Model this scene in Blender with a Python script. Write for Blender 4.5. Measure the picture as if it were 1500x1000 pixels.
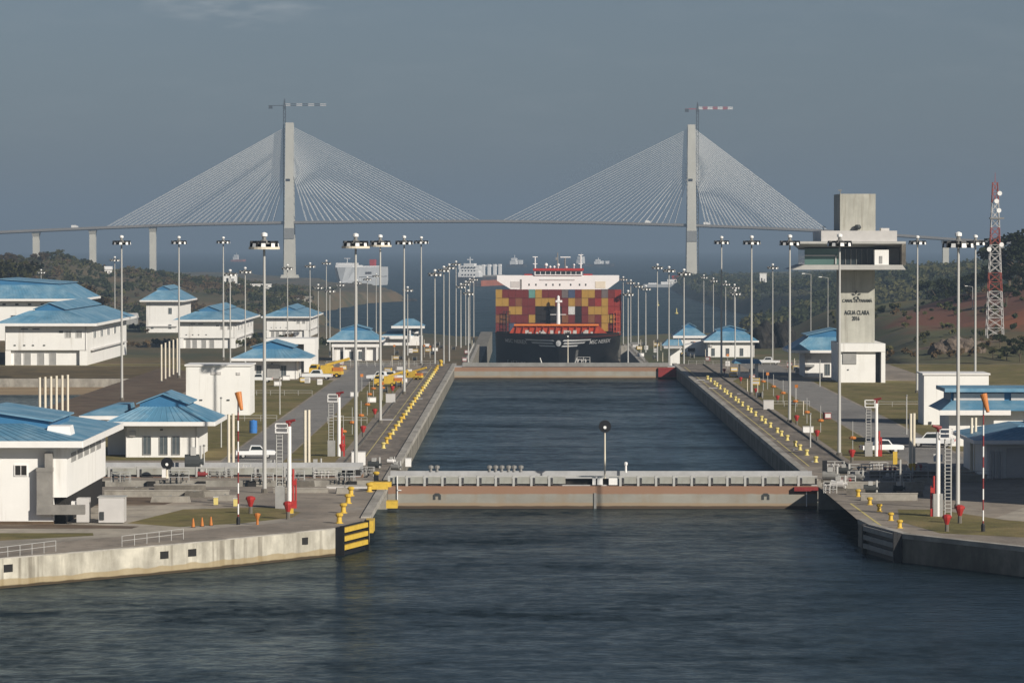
import bpy, bmesh, math, random
from mathutils import Vector, Matrix, noise as mnoise
random.seed(7)
for o in list(bpy.data.objects): bpy.data.objects.remove(o)
S = bpy.context.scene
COL = S.collection
R = math.radians
# ------------------------------------------------------------------ camera
F = 5900.0                       # focal length in photo pixels (1500 wide)
CH = 31.4                        # eye height above the quay
A = math.atan2(20, F); B = math.atan2(148, F)
cr = Vector((math.cos(A), math.sin(A), 0))
cf = Vector((-math.sin(A)*math.cos(B), math.cos(A)*math.cos(B), -math.sin(B)))
cu = cr.cross(cf)
CAM = Vector((0, 0, CH))
cd = bpy.data.cameras.new('camera'); cam = bpy.data.objects.new('camera', cd); COL.objects.link(cam)
cam.matrix_world = Matrix(((cr.x, cu.x, -cf.x, 0), (cr.y, cu.y, -cf.y, 0), (cr.z, cu.z, -cf.z, CH), (0, 0, 0, 1)))
cd.sensor_width = 36; cd.lens = 36*F/1500; cd.clip_start = 5; cd.clip_end = 80000
S.camera = cam
def ray(px, py): return cr*(px-750) + cf*F + cu*(500-py)
def P(px, py, Y):
    d = ray(px, py); return CAM + d*(Y/d.y)
def G(px, py, z=0.0):
    d = ray(px, py); return CAM + d*((z-CH)/d.z)
def XA(px, Y): return P(px, 352, Y).x
def ZA(py, Y): return P(770, py, Y).z
# ------------------------------------------------------------------ light
EL, AZ = 25.5, 136.6             # sun height, compass direction (0 = +Y, 90 = +X)
sdir = Vector((math.sin(R(AZ))*math.cos(R(EL)), math.cos(R(AZ))*math.cos(R(EL)), math.sin(R(EL))))
sl = bpy.data.lights.new('sun', 'SUN'); sl.energy = 5.0; sl.angle = R(0.53); sl.color = (1.0, 0.93, 0.82)
so = bpy.data.objects.new('sun', sl); COL.objects.link(so); so.location = (300, -300, 300)
so.rotation_euler = (-sdir).to_track_quat('-Z', 'Y').to_euler()
wd = bpy.data.worlds.new('World'); S.world = wd; wd.use_nodes = True
nt = wd.node_tree; nt.nodes.clear()
def wn(t, **k):
    n = nt.nodes.new(t)
    for a, b in k.items(): setattr(n, a, b)
    return n
wo = wn('ShaderNodeOutputWorld'); bg = wn('ShaderNodeBackground'); sk = wn('ShaderNodeTexSky')
sk.sky_type = 'NISHITA'; sk.sun_disc = False; sk.sun_elevation = R(EL); sk.sun_rotation = R(AZ)
sk.altitude = 50; sk.air_density = 1.0; sk.dust_density = 0.6; sk.ozone_density = 2.0
bg.inputs['Strength'].default_value = 0.05
hs = wn('ShaderNodeHueSaturation'); hs.inputs['Saturation'].default_value = 0.62; hs.inputs['Value'].default_value = 1.0
tn = wn('ShaderNodeMix', data_type='RGBA', blend_type='MULTIPLY'); tn.inputs[0].default_value = 1.0; tn.inputs[7].default_value = (.585, .675, .835, 1)
nt.links.new(sk.outputs[0], hs.inputs['Color']); nt.links.new(hs.outputs[0], tn.inputs[6])
# thin cloud streaks, procedural on the sky itself
tc = wn('ShaderNodeTexCoord'); mp = wn('ShaderNodeMapping'); mp.inputs['Scale'].default_value = (14, 14, 60)
nz = wn('ShaderNodeTexNoise'); nz.inputs['Scale'].default_value = 2.4; nz.inputs['Detail'].default_value = 7; nz.inputs['Roughness'].default_value = 0.62
rp = wn('ShaderNodeValToRGB'); rp.color_ramp.elements[0].position = 0.50; rp.color_ramp.elements[1].position = 0.86
cdir = ray(340, 8).normalized()
vs = wn('ShaderNodeVectorMath', operation='SUBTRACT'); vs.inputs[1].default_value = cdir
vm = wn('ShaderNodeVectorMath', operation='MULTIPLY'); vm.inputs[1].default_value = (44, 44, 150)
vl = wn('ShaderNodeVectorMath', operation='LENGTH')
nd = wn('ShaderNodeTexNoise'); nd.inputs['Scale'].default_value = 3.0; nd.inputs['Detail'].default_value = 6; va = wn('ShaderNodeVectorMath', operation='MULTIPLY_ADD'); va.inputs[1].default_value = (1.7, 1.7, 1.5)
mr = wn('ShaderNodeMapRange'); mr.inputs['From Min'].default_value = 0.0; mr.inputs['From Max'].default_value = 1.0
mr.inputs['To Min'].default_value = 1.0; mr.inputs['To Max'].default_value = 0.0
nz2 = wn('ShaderNodeTexNoise'); nz2.inputs['Scale'].default_value = 5.0; nz2.inputs['Detail'].default_value = 6
ml = wn('ShaderNodeMath', operation='MULTIPLY'); ad = wn('ShaderNodeMath', operation='MULTIPLY_ADD'); ad.inputs[1].default_value = 0.10
mc = wn('ShaderNodeMix', data_type='RGBA'); mc.inputs[7].default_value = (8.6, 9.2, 9.6, 1)
L = nt.links.new
L(tc.outputs['Generated'], mp.inputs['Vector']); L(mp.outputs[0], nz.inputs['Vector']); L(mp.outputs[0], nz2.inputs['Vector'])
L(nz.outputs[0], rp.inputs[0]); L(tc.outputs['Generated'], vs.inputs[0]); L(vs.outputs[0], vm.inputs[0]); L(mp.outputs[0], nd.inputs['Vector']); vo = wn('ShaderNodeVectorMath', operation='SUBTRACT'); vo.inputs[1].default_value = (.5, .5, .5); L(nd.outputs['Color'], vo.inputs[0]); L(vo.outputs[0], va.inputs[0]); L(vm.outputs[0], va.inputs[2]); L(va.outputs[0], vl.inputs[0])
L(vl.outputs['Value'], mr.inputs['Value']); mz = wn('ShaderNodeMapRange'); mz.inputs['From Min'].default_value = .40; mz.inputs['From Max'].default_value = .68; L(nz2.outputs[0], mz.inputs['Value']); L(mr.outputs[0], ml.inputs[0]); L(mz.outputs[0], ml.inputs[1])
L(rp.outputs[0], ad.inputs[0]); L(ml.outputs[0], ad.inputs[2])
L(ad.outputs[0], mc.inputs[0]); L(tn.outputs[2], mc.inputs[6]); L(mc.outputs[2], bg.inputs['Color']); L(bg.outputs[0], wo.inputs[0])
S.view_settings.view_transform = 'Standard'; S.view_settings.look = 'None'
S.view_settings.exposure = 0.12; S.view_settings.gamma = 1.0
S.cycles.max_bounces = 6; S.cycles.diffuse_bounces = 2; S.cycles.glossy_bounces = 3; S.cycles.transparent_max_bounces = 6
S.cycles.volume_bounces = 0; S.cycles.use_denoising = True
# ------------------------------------------------------------------ helpers
def tag(o, label=None, cat=None, group=None, kind=None):
    if label: o['label'] = label
    if cat: o['category'] = cat
    if group: o['group'] = group
    if kind: o['kind'] = kind
    return o
def thing(name, label, cat, loc=(0, 0, 0), rz=0, group=None):
    o = bpy.data.objects.new(name, None); COL.objects.link(o)
    o.location = loc; o.rotation_euler = (0, 0, rz); o.empty_display_size = .5
    return tag(o, label, cat, group)
class MB:
    """collects shapes; build() links them as ONE mesh object"""
    def __init__(s): s.v = []; s.f = []; s.m = []; s.mi = 0
    def add(s, vs, fs):
        n = len(s.v); s.v += [tuple(p) for p in vs]
        for f in fs: s.f.append([n+i for i in f]); s.m.append(s.mi)
        return s
    def box(s, x0, x1, y0, y1, z0, z1):
        return s.add([(x0,y0,z0),(x1,y0,z0),(x1,y1,z0),(x0,y1,z0),(x0,y0,z1),(x1,y0,z1),(x1,y1,z1),(x0,y1,z1)],
            [(0,3,2,1),(4,5,6,7),(0,1,5,4),(1,2,6,5),(2,3,7,6),(3,0,4,7)])
    def cbox(s, x, y, z, w, d, h): return s.box(x-w/2, x+w/2, y-d/2, y+d/2, z, z+h)
    def cyl(s, a, b, r0, r1=None, n=10, cap=True):
        a = Vector(a); b = Vector(b); r1 = r0 if r1 is None else r1
        d = (b-a).normalized(); u = d.orthogonal().normalized(); w = d.cross(u)
        vs = []
        for c, r in ((a, r0), (b, r1)):
            for i in range(n):
                t = 2*math.pi*i/n; vs.append(c+(u*math.cos(t)+w*math.sin(t))*r)
        fs = [(i, (i+1) % n, n+(i+1) % n, n+i) for i in range(n)]
        if cap: fs += [tuple(range(n-1, -1, -1)), tuple(range(n, 2*n))]
        return s.add(vs, fs)
    def tube(s, pts, r, n=6):
        for a, b in zip(pts, pts[1:]): s.cyl(a, b, r, r, n)
        return s
    def lathe(s, prof, c=(0, 0, 0), n=14):
        vs = []; fs = []
        for r, z in prof:
            for i in range(n):
                t = 2*math.pi*i/n; vs.append((c[0]+r*math.cos(t), c[1]+r*math.sin(t), c[2]+z))
        for k in range(len(prof)-1):
            for i in range(n):
                j = (i+1) % n; fs.append((k*n+i, k*n+j, (k+1)*n+j, (k+1)*n+i))
        fs += [tuple(range(n-1, -1, -1)), tuple(range((len(prof)-1)*n, len(prof)*n))]
        return s.add(vs, fs)
    def prism(s, poly, z0, z1):
        n = len(poly)
        return s.add([(x, y, z0) for x, y in poly]+[(x, y, z1) for x, y in poly],
            [tuple(range(n-1, -1, -1)), tuple(range(n, 2*n))]+[(i, (i+1) % n, n+(i+1) % n, n+i) for i in range(n)])
    def slabxz(s, poly, y0, y1):                     # outline in XZ, thickness along Y
        n = len(poly)
        return s.add([(x, y0, z) for x, z in poly]+[(x, y1, z) for x, z in poly],
            [tuple(range(n)), tuple(range(2*n-1, n-1, -1))]+[((i+1) % n, i, n+i, n+(i+1) % n) for i in range(n)])
    def slabyz(s, poly, x0, x1):
        n = len(poly)
        return s.add([(x0, y, z) for y, z in poly]+[(x1, y, z) for y, z in poly],
            [tuple(range(n-1, -1, -1)), tuple(range(n, 2*n))]+[(i, (i+1) % n, n+(i+1) % n, n+i) for i in range(n)])
    def frustum(s, a, b):                            # a,b = (x0,x1,y0,y1,z)
        x0,x1,y0,y1,z = a; X0,X1,Y0,Y1,Z = b
        return s.add([(x0,y0,z),(x1,y0,z),(x1,y1,z),(x0,y1,z),(X0,Y0,Z),(X1,Y0,Z),(X1,Y1,Z),(X0,Y1,Z)],
            [(0,3,2,1),(4,5,6,7),(0,1,5,4),(1,2,6,5),(2,3,7,6),(3,0,4,7)])
    def ribbon(s, path, z0, z1):
        for (ax, ay), (bx, by) in zip(path, path[1:]):
            s.add([(ax, ay, z0), (bx, by, z0), (bx, by, z1), (ax, ay, z1)], [(0, 1, 2, 3)])
        return s
    def mesh(s, name, mats):
        me = bpy.data.meshes.new(name); me.from_pydata(s.v, [], s.f)
        mats = mats if isinstance(mats, (list, tuple)) else [mats]
        for m in mats: me.materials.append(m)
        if len(mats) > 1: me.polygons.foreach_set('material_index', s.m)
        me.update(); return me
    def build(s, name, mats, parent=None, off=None, smooth=False):
        if off is not None: s.v = [(x-off[0], y-off[1], z-off[2]) for x, y, z in s.v]
        me = s.mesh(name, mats)
        if smooth: me.polygons.foreach_set('use_smooth', [True]*len(me.polygons))
        o = bpy.data.objects.new(name, me); COL.objects.link(o)
        if parent is not None: o.parent = parent
        return o
def kids(o): return [c for c in bpy.data.objects if c.parent == o]
def copy_tree(src, loc, rz=None, label=None, tree=None, scale=None):
    def rec(o, par):
        c = o.copy(); COL.objects.link(c); c.parent = par
        for k in CH_OF.get(o.name, ()): rec(bpy.data.objects[k], c)
        return c
    if src.name not in CH_OF:
        todo = [src]
        while todo:
            q = todo.pop(); ks = kids(q); CH_OF[q.name] = [k.name for k in ks]; todo += ks
    r = rec(src, None); r.location = loc
    if rz is not None: r.rotation_euler = (0, 0, rz)
    if scale: r.scale = scale
    if label: r['label'] = label
    return r
CH_OF = {}
ORD = 'first second third fourth fifth sixth seventh eighth ninth tenth eleventh twelfth thirteenth fourteenth fifteenth sixteenth seventeenth eighteenth nineteenth twentieth'.split()
ORD += ['twenty-'+w for w in ORD[:9]] + ['thirtieth'] + ['thirty-'+w for w in ORD[:9]]
def text(name, body, size, loc, rot, mat, parent, ext=0.03, sx=1.0, shear=0, bold=0.0):
    cu_ = bpy.data.curves.new(name, 'FONT'); cu_.body = body; cu_.size = size; cu_.extrude = ext
    cu_.align_x = 'CENTER'; cu_.align_y = 'CENTER'; cu_.shear = shear; cu_.offset = bold; cu_.resolution_u = 3
    t = bpy.data.objects.new(name, cu_); COL.objects.link(t)
    bpy.context.view_layer.update()
    me = bpy.data.meshes.new_from_object(t.evaluated_get(bpy.context.evaluated_depsgraph_get()))
    bpy.data.objects.remove(t)
    me.materials.clear(); me.materials.append(mat)
    o = bpy.data.objects.new(name, me); COL.objects.link(o)
    o.location = loc; o.rotation_euler = rot; o.scale = (sx, 1, 1)
    if parent is not None: o.parent = parent
    return o
# ------------------------------------------------------------------ materials
def mat(name, base, rough=0.6, var=0.12, scale=0.6, metal=0.0, spec=0.4, c2=None, stretch=(1, 1, 1), bump=0.0, bscale=None, detail=6, lo=.35, hi=.7, gen=False, emit=None, world=False):
    m = bpy.data.materials.new(name); m.use_nodes = True; t = m.node_tree; b = t.nodes['Principled BSDF']
    b.inputs['Roughness'].default_value = rough; b.inputs['Metallic'].default_value = metal; b.inputs['Specular IOR Level'].default_value = spec
    tc = t.nodes.new('ShaderNodeTexCoord'); mp = t.nodes.new('ShaderNodeMapping'); mp.inputs['Scale'].default_value = stretch
    if world:
        gm = t.nodes.new('ShaderNodeNewGeometry'); t.links.new(gm.outputs['Position'], mp.inputs[0])
    else: t.links.new(tc.outputs['Object'], mp.inputs[0])
    nz = t.nodes.new('ShaderNodeTexNoise'); nz.inputs['Scale'].default_value = scale; nz.inputs['Detail'].default_value = detail; nz.inputs['Roughness'].default_value = .65
    t.links.new(mp.outputs[0], nz.inputs['Vector'])
    r = t.nodes.new('ShaderNodeValToRGB'); r.color_ramp.elements[0].position = lo; r.color_ramp.elements[1].position = hi
    a = c2 if c2 else tuple(max(0, c*(1-var*1.6)) for c in base)
    h = base if c2 else tuple(min(1, c*(1+var*.6)) for c in base)
    r.color_ramp.elements[0].color = (*a, 1); r.color_ramp.elements[1].color = (*h, 1)
    t.links.new(nz.outputs[0], r.inputs[0]); t.links.new(r.outputs[0], b.inputs['Base Color'])
    if bump:
        n2 = t.nodes.new('ShaderNodeTexNoise'); n2.inputs['Scale'].default_value = bscale or scale*4; n2.inputs['Detail'].default_value = 5
        t.links.new(mp.outputs[0], n2.inputs['Vector'])
        bp = t.nodes.new('ShaderNodeBump'); bp.inputs['Strength'].default_value = bump; bp.inputs['Distance'].default_value = .3
        t.links.new(n2.outputs[0], bp.inputs['Height']); t.links.new(bp.outputs[0], b.inputs['Normal'])
    if emit:
        b.inputs['Emission Color'].default_value = (*emit[:3], 1); b.inputs['Emission Strength'].default_value = emit[3]
    m['ramp'] = r.name; m['noise'] = nz.name
    return m
def mixover(m, col, scale, lo, hi, stretch=(1, 1, 1), fac=1.0, seed=0.0, world=False):
    """a second layer of dirt / wear over the base colour"""
    t = m.node_tree; b = t.nodes['Principled BSDF']; src = b.inputs['Base Color'].links[0].from_socket
    tc = t.nodes.new('ShaderNodeTexCoord'); mp = t.nodes.new('ShaderNodeMapping'); mp.inputs['Scale'].default_value = stretch; mp.inputs['Location'].default_value = (seed, seed*.7, seed*.3)
    nz = t.nodes.new('ShaderNodeTexNoise'); nz.inputs['Scale'].default_value = scale; nz.inputs['Detail'].default_value = 7; nz.inputs['Roughness'].default_value = .62
    r = t.nodes.new('ShaderNodeMapRange'); r.inputs['From Min'].default_value = lo; r.inputs['From Max'].default_value = hi; r.inputs['To Max'].default_value = fac
    mx = t.nodes.new('ShaderNodeMix'); mx.data_type = 'RGBA'; mx.inputs[7].default_value = (*col, 1)
    if world:
        gm = t.nodes.new('ShaderNodeNewGeometry'); t.links.new(gm.outputs['Position'], mp.inputs[0])
    else: t.links.new(tc.outputs['Object'], mp.inputs[0])
    t.links.new(mp.outputs[0], nz.inputs['Vector']); t.links.new(nz.outputs[0], r.inputs['Value'])
    t.links.new(r.outputs[0], mx.inputs[0]); t.links.new(src, mx.inputs[6]); t.links.new(mx.outputs[2], b.inputs['Base Color'])
    return m
def zband(m, z0, z1, col, fac=1.0, noise_amt=.6, nscale=.5, stretch=(1, 1, .3)):
    """a band between heights z0..z1 (object space) with a ragged edge: waterline growth, paint band"""
    t = m.node_tree; b = t.nodes['Principled BSDF']; src = b.inputs['Base Color'].links[0].from_socket
    tc = t.nodes.new('ShaderNodeTexCoord'); sp = t.nodes.new('ShaderNodeSeparateXYZ'); t.links.new(tc.outputs['Object'], sp.inputs[0])
    mp = t.nodes.new('ShaderNodeMapping'); mp.inputs['Scale'].default_value = stretch; t.links.new(tc.outputs['Object'], mp.inputs[0])
    nz = t.nodes.new('ShaderNodeTexNoise'); nz.inputs['Scale'].default_value = nscale; nz.inputs['Detail'].default_value = 5; t.links.new(mp.outputs[0], nz.inputs['Vector'])
    ma = t.nodes.new('ShaderNodeMath'); ma.operation = 'MULTIPLY_ADD'; ma.inputs[1].default_value = noise_amt; t.links.new(nz.outputs[0], ma.inputs[0]); t.links.new(sp.outputs['Z'], ma.inputs[2])
    g = t.nodes.new('ShaderNodeMapRange'); g.inputs['From Min'].default_value = z0; g.inputs['From Max'].default_value = z0+.12
    l = t.nodes.new('ShaderNodeMapRange'); l.inputs['From Min'].default_value = z1; l.inputs['From Max'].default_value = z1+.12; l.inputs['To Min'].default_value = fac; l.inputs['To Max'].default_value = 0
    mu = t.nodes.new('ShaderNodeMath'); mu.operation = 'MULTIPLY'
    t.links.new(ma.outputs[0], g.inputs['Value']); t.links.new(ma.outputs[0], l.inputs['Value']); t.links.new(g.outputs[0], mu.inputs[0]); t.links.new(l.outputs[0], mu.inputs[1])
    mx = t.nodes.new('ShaderNodeMix'); mx.data_type = 'RGBA'; mx.inputs[7].default_value = (*col, 1)
    t.links.new(mu.outputs[0], mx.inputs[0]); t.links.new(src, mx.inputs[6]); t.links.new(mx.outputs[2], b.inputs['Base Color'])
    return m
M = {}
M['deck'] = mixover(mat('paving', (.35, .295, .235), .9, .2, .12, bump=.15, bscale=2), (.11, .095, .08), .05, .45, .7, (1, .35, 1), .75)
mixover(M['deck'], (.33, .31, .28), .35, .6, .75, (1, .2, 1), .5, 3)
M['quaystrip'] = mixover(mat('worn_quay_concrete', (.27, .225, .18), .9, .25, .3, stretch=(1, .3, 1), bump=.2), (.10, .085, .07), .25, .42, .66, (1.4, .35, 1), .8)
M['apron'] = mixover(mat('pale_concrete', (.42, .37, .30), .9, .15, .2, bump=.1), (.17, .155, .135), .09, .46, .7, (1, .6, 1), .7)
M['asphalt'] = mixover(mat('asphalt', (.25, .235, .215), .9, .12, .3, bump=.1), (.10, .095, .09), .06, .5, .7, (1, .3, 1), .6)
M['coping'] = mixover(mat('coping', (.42, .39, .34), .9, .2, .5, stretch=(1, .3, 1)), (.16, .14, .11), .35, .5, .7, (1, .3, 1), .8)
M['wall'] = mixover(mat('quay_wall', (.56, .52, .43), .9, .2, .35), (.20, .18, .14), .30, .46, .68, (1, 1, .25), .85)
mixover(M['wall'], (.55, .52, .46), .12, .55, .7, (1, 1, 1.5), .6, 5)
mixover(M['wall'], (.13, .11, .08), .55, .56, .66, (1, 1, .06), .7, 9)
zband(M['wall'], -4.5, -1.7, (.30, .22, .10), .7, .9, .3); zband(M['wall'], -4.5, -2.55, (.045, .03, .015), .95, .3, .4)
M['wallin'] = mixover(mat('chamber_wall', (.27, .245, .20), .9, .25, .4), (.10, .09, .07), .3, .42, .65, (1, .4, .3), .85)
M['conc'] = mixover(mat('concrete', (.36, .335, .29), .9, .2, .4, bump=.1), (.17, .15, .125), .35, .46, .7, (1, 1, .3), .75)
M['concd'] = mixover(mat('dirty_concrete', (.21, .19, .16), .9, .3, .5), (.085, .075, .06), .4, .42, .65, (.5, 1, .6), .8)
M['shaft'] = mixover(mat('tower_concrete', (.47, .46, .40), .85, .1, .3), (.30, .29, .25), .5, .45, .75, (2, 2, .12), .7)
M['soil'] = mixover(mat('soil', (.14, .095, .06), .95, .3, .2), (.20, .16, .11), .15, .5, .7, (1, 2, 1), .8)
M['grass'] = mixover(mat('grass', (.17, .145, .04), .95, .3, .25, bump=.4, bscale=3), (.26, .19, .085), .12, .45, .7, (1, .5, 1), .8)
M['grassb'] = mixover(mat('dry_grass', (.145, .105, .045), .95, .35, .12), (.095, .07, .03), .06, .45, .62, (1, 2, 1), .8)
M['tan'] = mixover(mat('bank_soil', (.36, .26, .15), .95, .2, .2, stretch=(.3, 1, 1)), (.20, .14, .08), .12, .5, .7, (.3, 1, 1), .7)
M['white'] = mixover(mat('white_wall', (.83, .815, .78), .7, .03, .3), (.55, .52, .46), .5, .58, .85, (1, 1, .2), .45)
M['trim'] = mat('white_trim', (.82, .80, .77), .6, .04, .6)
M['grey'] = mat('grey_panel', (.33, .325, .31), .6, .1, .8)
M['duct'] = mat('duct_metal', (.34, .32, .29), .45, .15, .8, metal=.3)
M['cabinet'] = mat('grey_cabinet', (.56, .54, .52), .5, .05, .8)
M['roof'] = mixover(mat('blue_roof', (.11, .27, .40), .5, .12, .35, spec=.5), (.29, .44, .53), .22, .42, .68, (1, 1, 1), .75)
M['roofend'] = mat('blue_cladding', (.045, .17, .32), .45, .06, .5)
M['dark'] = mat('dark_void', (.02, .018, .016), .8)
M['black'] = mat('black_paint', (.012, .012, .014), .5, .2, .6)
M['steel'] = mat('galvanised_steel', (.50, .49, .46), .5, .08, .5, metal=.15)
M['steeld'] = mat('dull_steel', (.26, .255, .24), .6, .15, .7, metal=.1)
M['cream'] = mat('cream_pipe', (.72, .65, .52), .6, .07, .6)
M['yellow'] = mixover(mat('yellow_paint', (.68, .45, .06), .5, .1, 1.5), (.30, .17, .03), 2.5, .55, .75, fac=.5)
M['pyellow'] = mat('faded_yellow_paint', (.70, .58, .20), .6, .1, 1.5)
M['orange'] = mat('orange_paint', (.55, .19, .04), .5, .1, 1.2)
M['red'] = mat('red_paint', (.42, .035, .03), .45, .1, 1.2)
M['dred'] = mat('dark_red_paint', (.25, .03, .03), .5, .15, 1.2)
M['blue'] = mat('blue_plastic', (.05, .19, .50), .4, .05, 1)
M['car'] = mat('white_car_paint', (.80, .80, .79), .25, .02, .5, spec=.5)
M['rubber'] = mat('tyre_rubber', (.02, .02, .02), .8)
M['rust'] = mixover(mat('rusty_beam', (.30, .13, .05), .8, .3, .6, stretch=(.3, 1, 1)), (.12, .06, .03), .6, .5, .7, fac=.7)
M['lens'] = mat('lamp_glass', (.88, .87, .84), .3, .02, 1)
M['glass'] = mat('dark_glass', (.025, .035, .04), .08, .1, .4, spec=.6)
M['gglass'] = mat('green_glass', (.09, .16, .145), .08, .1, .2, spec=.6)
M['winglass'] = mat('window_glass', (.10, .12, .13), .12, .15, .8, spec=.6)
M['bconc'] = mat('bridge_concrete', (.56, .54, .47), .8, .08, .05)
M['bdeck'] = mat('bridge_deck', (.20, .185, .17), .8, .08, .03)
M['cable'] = mat('stay_cable', (.74, .74, .72), .5, .02, .02)
M['ink'] = mat('sign_ink', (.045, .05, .05), .7, .1, 1)
M['hull'] = mixover(mat('black_hull', (.013, .013, .015), .45, .2, .15), (.05, .035, .03), .2, .55, .8, (1, 1, .2), .5)
M['shipwhite'] = mixover(mat('ship_white', (.80, .79, .78), .5, .03, .3), (.50, .42, .34), .4, .6, .85, (1, 1, .15), .4)
M['shiporange'] = mixover(mat('ship_red_deck', (.50, .075, .03), .6, .15, .3), (.22, .04, .025), .3, .5, .75, (1, 1, .3), .7)
M['shipflange'] = mat('orange_flange', (.75, .22, .04), .5, .1, .4)
M['letter'] = mat('white_lettering', (.80, .80, .80), .6, .03, 1)
M['trunk'] = mat('bark', (.12, .09, .06), .9, .3, 1)
for q in ('deck', 'apron', 'asphalt', 'quaystrip', 'concd', 'conc'): mixover(M[q], (.09, .075, .06), .55, .52, .74, (1, .5, 1), .45, 2.5); mixover(M[q], (.42, .37, .30), 1.6, .56, .75, (1, .5, 1), .35, 6)
mixover(M['shaft'], (.20, .17, .13), 1.1, .56, .70, (1, 1, .05), .55, 4)   # weather streaks
mixover(M['white'], (.42, .38, .32), .9, .57, .72, (1, 1, .06), .5, 7)
mixover(M['roof'], (.16, .15, .14), .5, .62, .76, (1, 1, 1), .35, 13)
# ------------------------------------------------------------------ land, quays and water
CL, CRX = -17.65, 37.35          # chamber wall faces
WZ = -2.9                        # water in the upper chamber
def lerp(a, b, t): return a+(b-a)*t
def interp(x, tab):
    if x <= tab[0][0]: return tab[0][1]
    for (a, u), (b, v) in zip(tab, tab[1:]):
        if x <= b: return lerp(u, v, (x-a)/(b-a))
    return tab[-1][1]
def sstep(a, b, x):
    t = min(1, max(0, (x-a)/(b-a))); return t*t*(3-2*t)
SH_L = [(2050, -20), (2150, -45), (2400, -112), (2800, -140), (3313, -169), (3786, -146), (3915, -113), (4010, -122), (4533, -161), (5000, -235), (5350, -262), (6200, -420), (6500, -700)]
SH_R = [(2050, 40), (2200, 95), (2420, 150), (2700, 196), (3076, 201), (3190, 178), (3446, 169), (3915, 167), (4202, 166), (4720, 174), (5330, 190), (6000, 320), (6500, 600)]
HILL_L = [(-900, 19), (-365, 14), (-345, 13.5), (-325, 17.5), (-299, 11), (-288, 5), (-275, 7), (-247, 3), (-204, -1), (-175, -7), (-140, -10), (-112, -14), (0, -20)]
def levels(y, s1, s2, s3):
    z = 0-8.7*sstep(1025+s1, 1035+s1, y)-8.3*sstep(1545+s2, 1556+s2, y)-6*sstep(2080+s3, 2350+s3, y)
    return z
def HL(x, y):
    s = 80*sstep(-88, -94, x)+185*sstep(-138, -143, x) if x < -88 else 0
    s = s+200*sstep(-175, -260, x)
    z = levels(y, s, s, 0)
    k = sstep(2020, 2850, y)*(1-sstep(2900, 4300, y)*.75)
    h = interp(x*2800/max(y, 2000), HILL_L)
    far = -19+3*mnoise.noise((x*.004, y*.003, 5))
    h = lerp(h, far, sstep(3000, 4300, y))
    z = lerp(z, h, sstep(2050, 2800, y)) if y > 2050 else z
    z += (1.6*mnoise.noise((x*.02, y*.012, 1))+.5*mnoise.noise((x*.07, y*.05, 2)))*sstep(2030, 2300, y)
    sh = interp(y, SH_L)+6*mnoise.noise((y*.013, 3, 0))
    if y > 2040: z = lerp(z, -31, sstep(sh-16, sh+6, x))
    return z
HILL_R = [(30, -18), (95, -18), (150, -16), (200, -8), (260, 2), (330, 7), (450, 9), (700, 12), (1200, 18)]
def HR(x, y):
    s = 90*sstep(92, 98, x)
    z = levels(y, s, s, 0)
    # the cut hillside beside the upper locks
    c = sstep(92, 128, x)*sstep(1010, 1330, y)*(1-sstep(1500, 2000, y))
    z += (17+9*sstep(125, 190, x))*c*(.85+.3*mnoise.noise((x*.018, y*.008, 9)))
    z += 5*sstep(150, 230, x)*sstep(1000, 1150, y)*(1-sstep(1250, 1500, y))
    if y > 2050:
        h = interp(x*2800/max(y, 2300), HILL_R)+2.5*mnoise.noise((x*.01, y*.006, 4))
        h = lerp(h, -17, sstep(3300, 4700, y)*.8)
        z = lerp(z, h, sstep(2080, 2700, y))
    elif x > 92: z += 1.2*mnoise.noise((x*.05, y*.03, 7))*sstep(96, 120, x)
    sh = interp(y, SH_R)+6*mnoise.noise((y*.013, 8, 0))
    if y > 2040: z = lerp(z, -31, sstep(sh+16, sh-6, x))
    return z
def HZ(x, y):
    if y < 1025: return 0.0
    return HL(x, y) if x < 10 else HR(x, y)
def grid(name, xs, ys, fn, mats, mfun=None):
    n = len(xs); v = [(x, y, fn(x, y)) for y in ys for x in xs]
    f = [(j*n+i, j*n+i+1, (j+1)*n+i+1, (j+1)*n+i) for j in range(len(ys)-1) for i in range(n-1)]
    me = bpy.data.meshes.new(name); me.from_pydata(v, [], f)
    for m in mats: me.materials.append(m)
    if mfun: me.polygons.foreach_set('material_index', [mfun(p.center) for p in me.polygons])
    me.polygons.foreach_set('use_smooth', [True]*len(me.polygons)); me.update()
    o = bpy.data.objects.new(name, me); COL.objects.link(o); return o
def spread(a, b, d0, d1):
    out = [a]; d = d0
    while out[-1] < b:
        t = (out[-1]-a)/(b-a); out.append(out[-1]+lerp(d0, d1, t))
    out[-1] = b; return out
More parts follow.
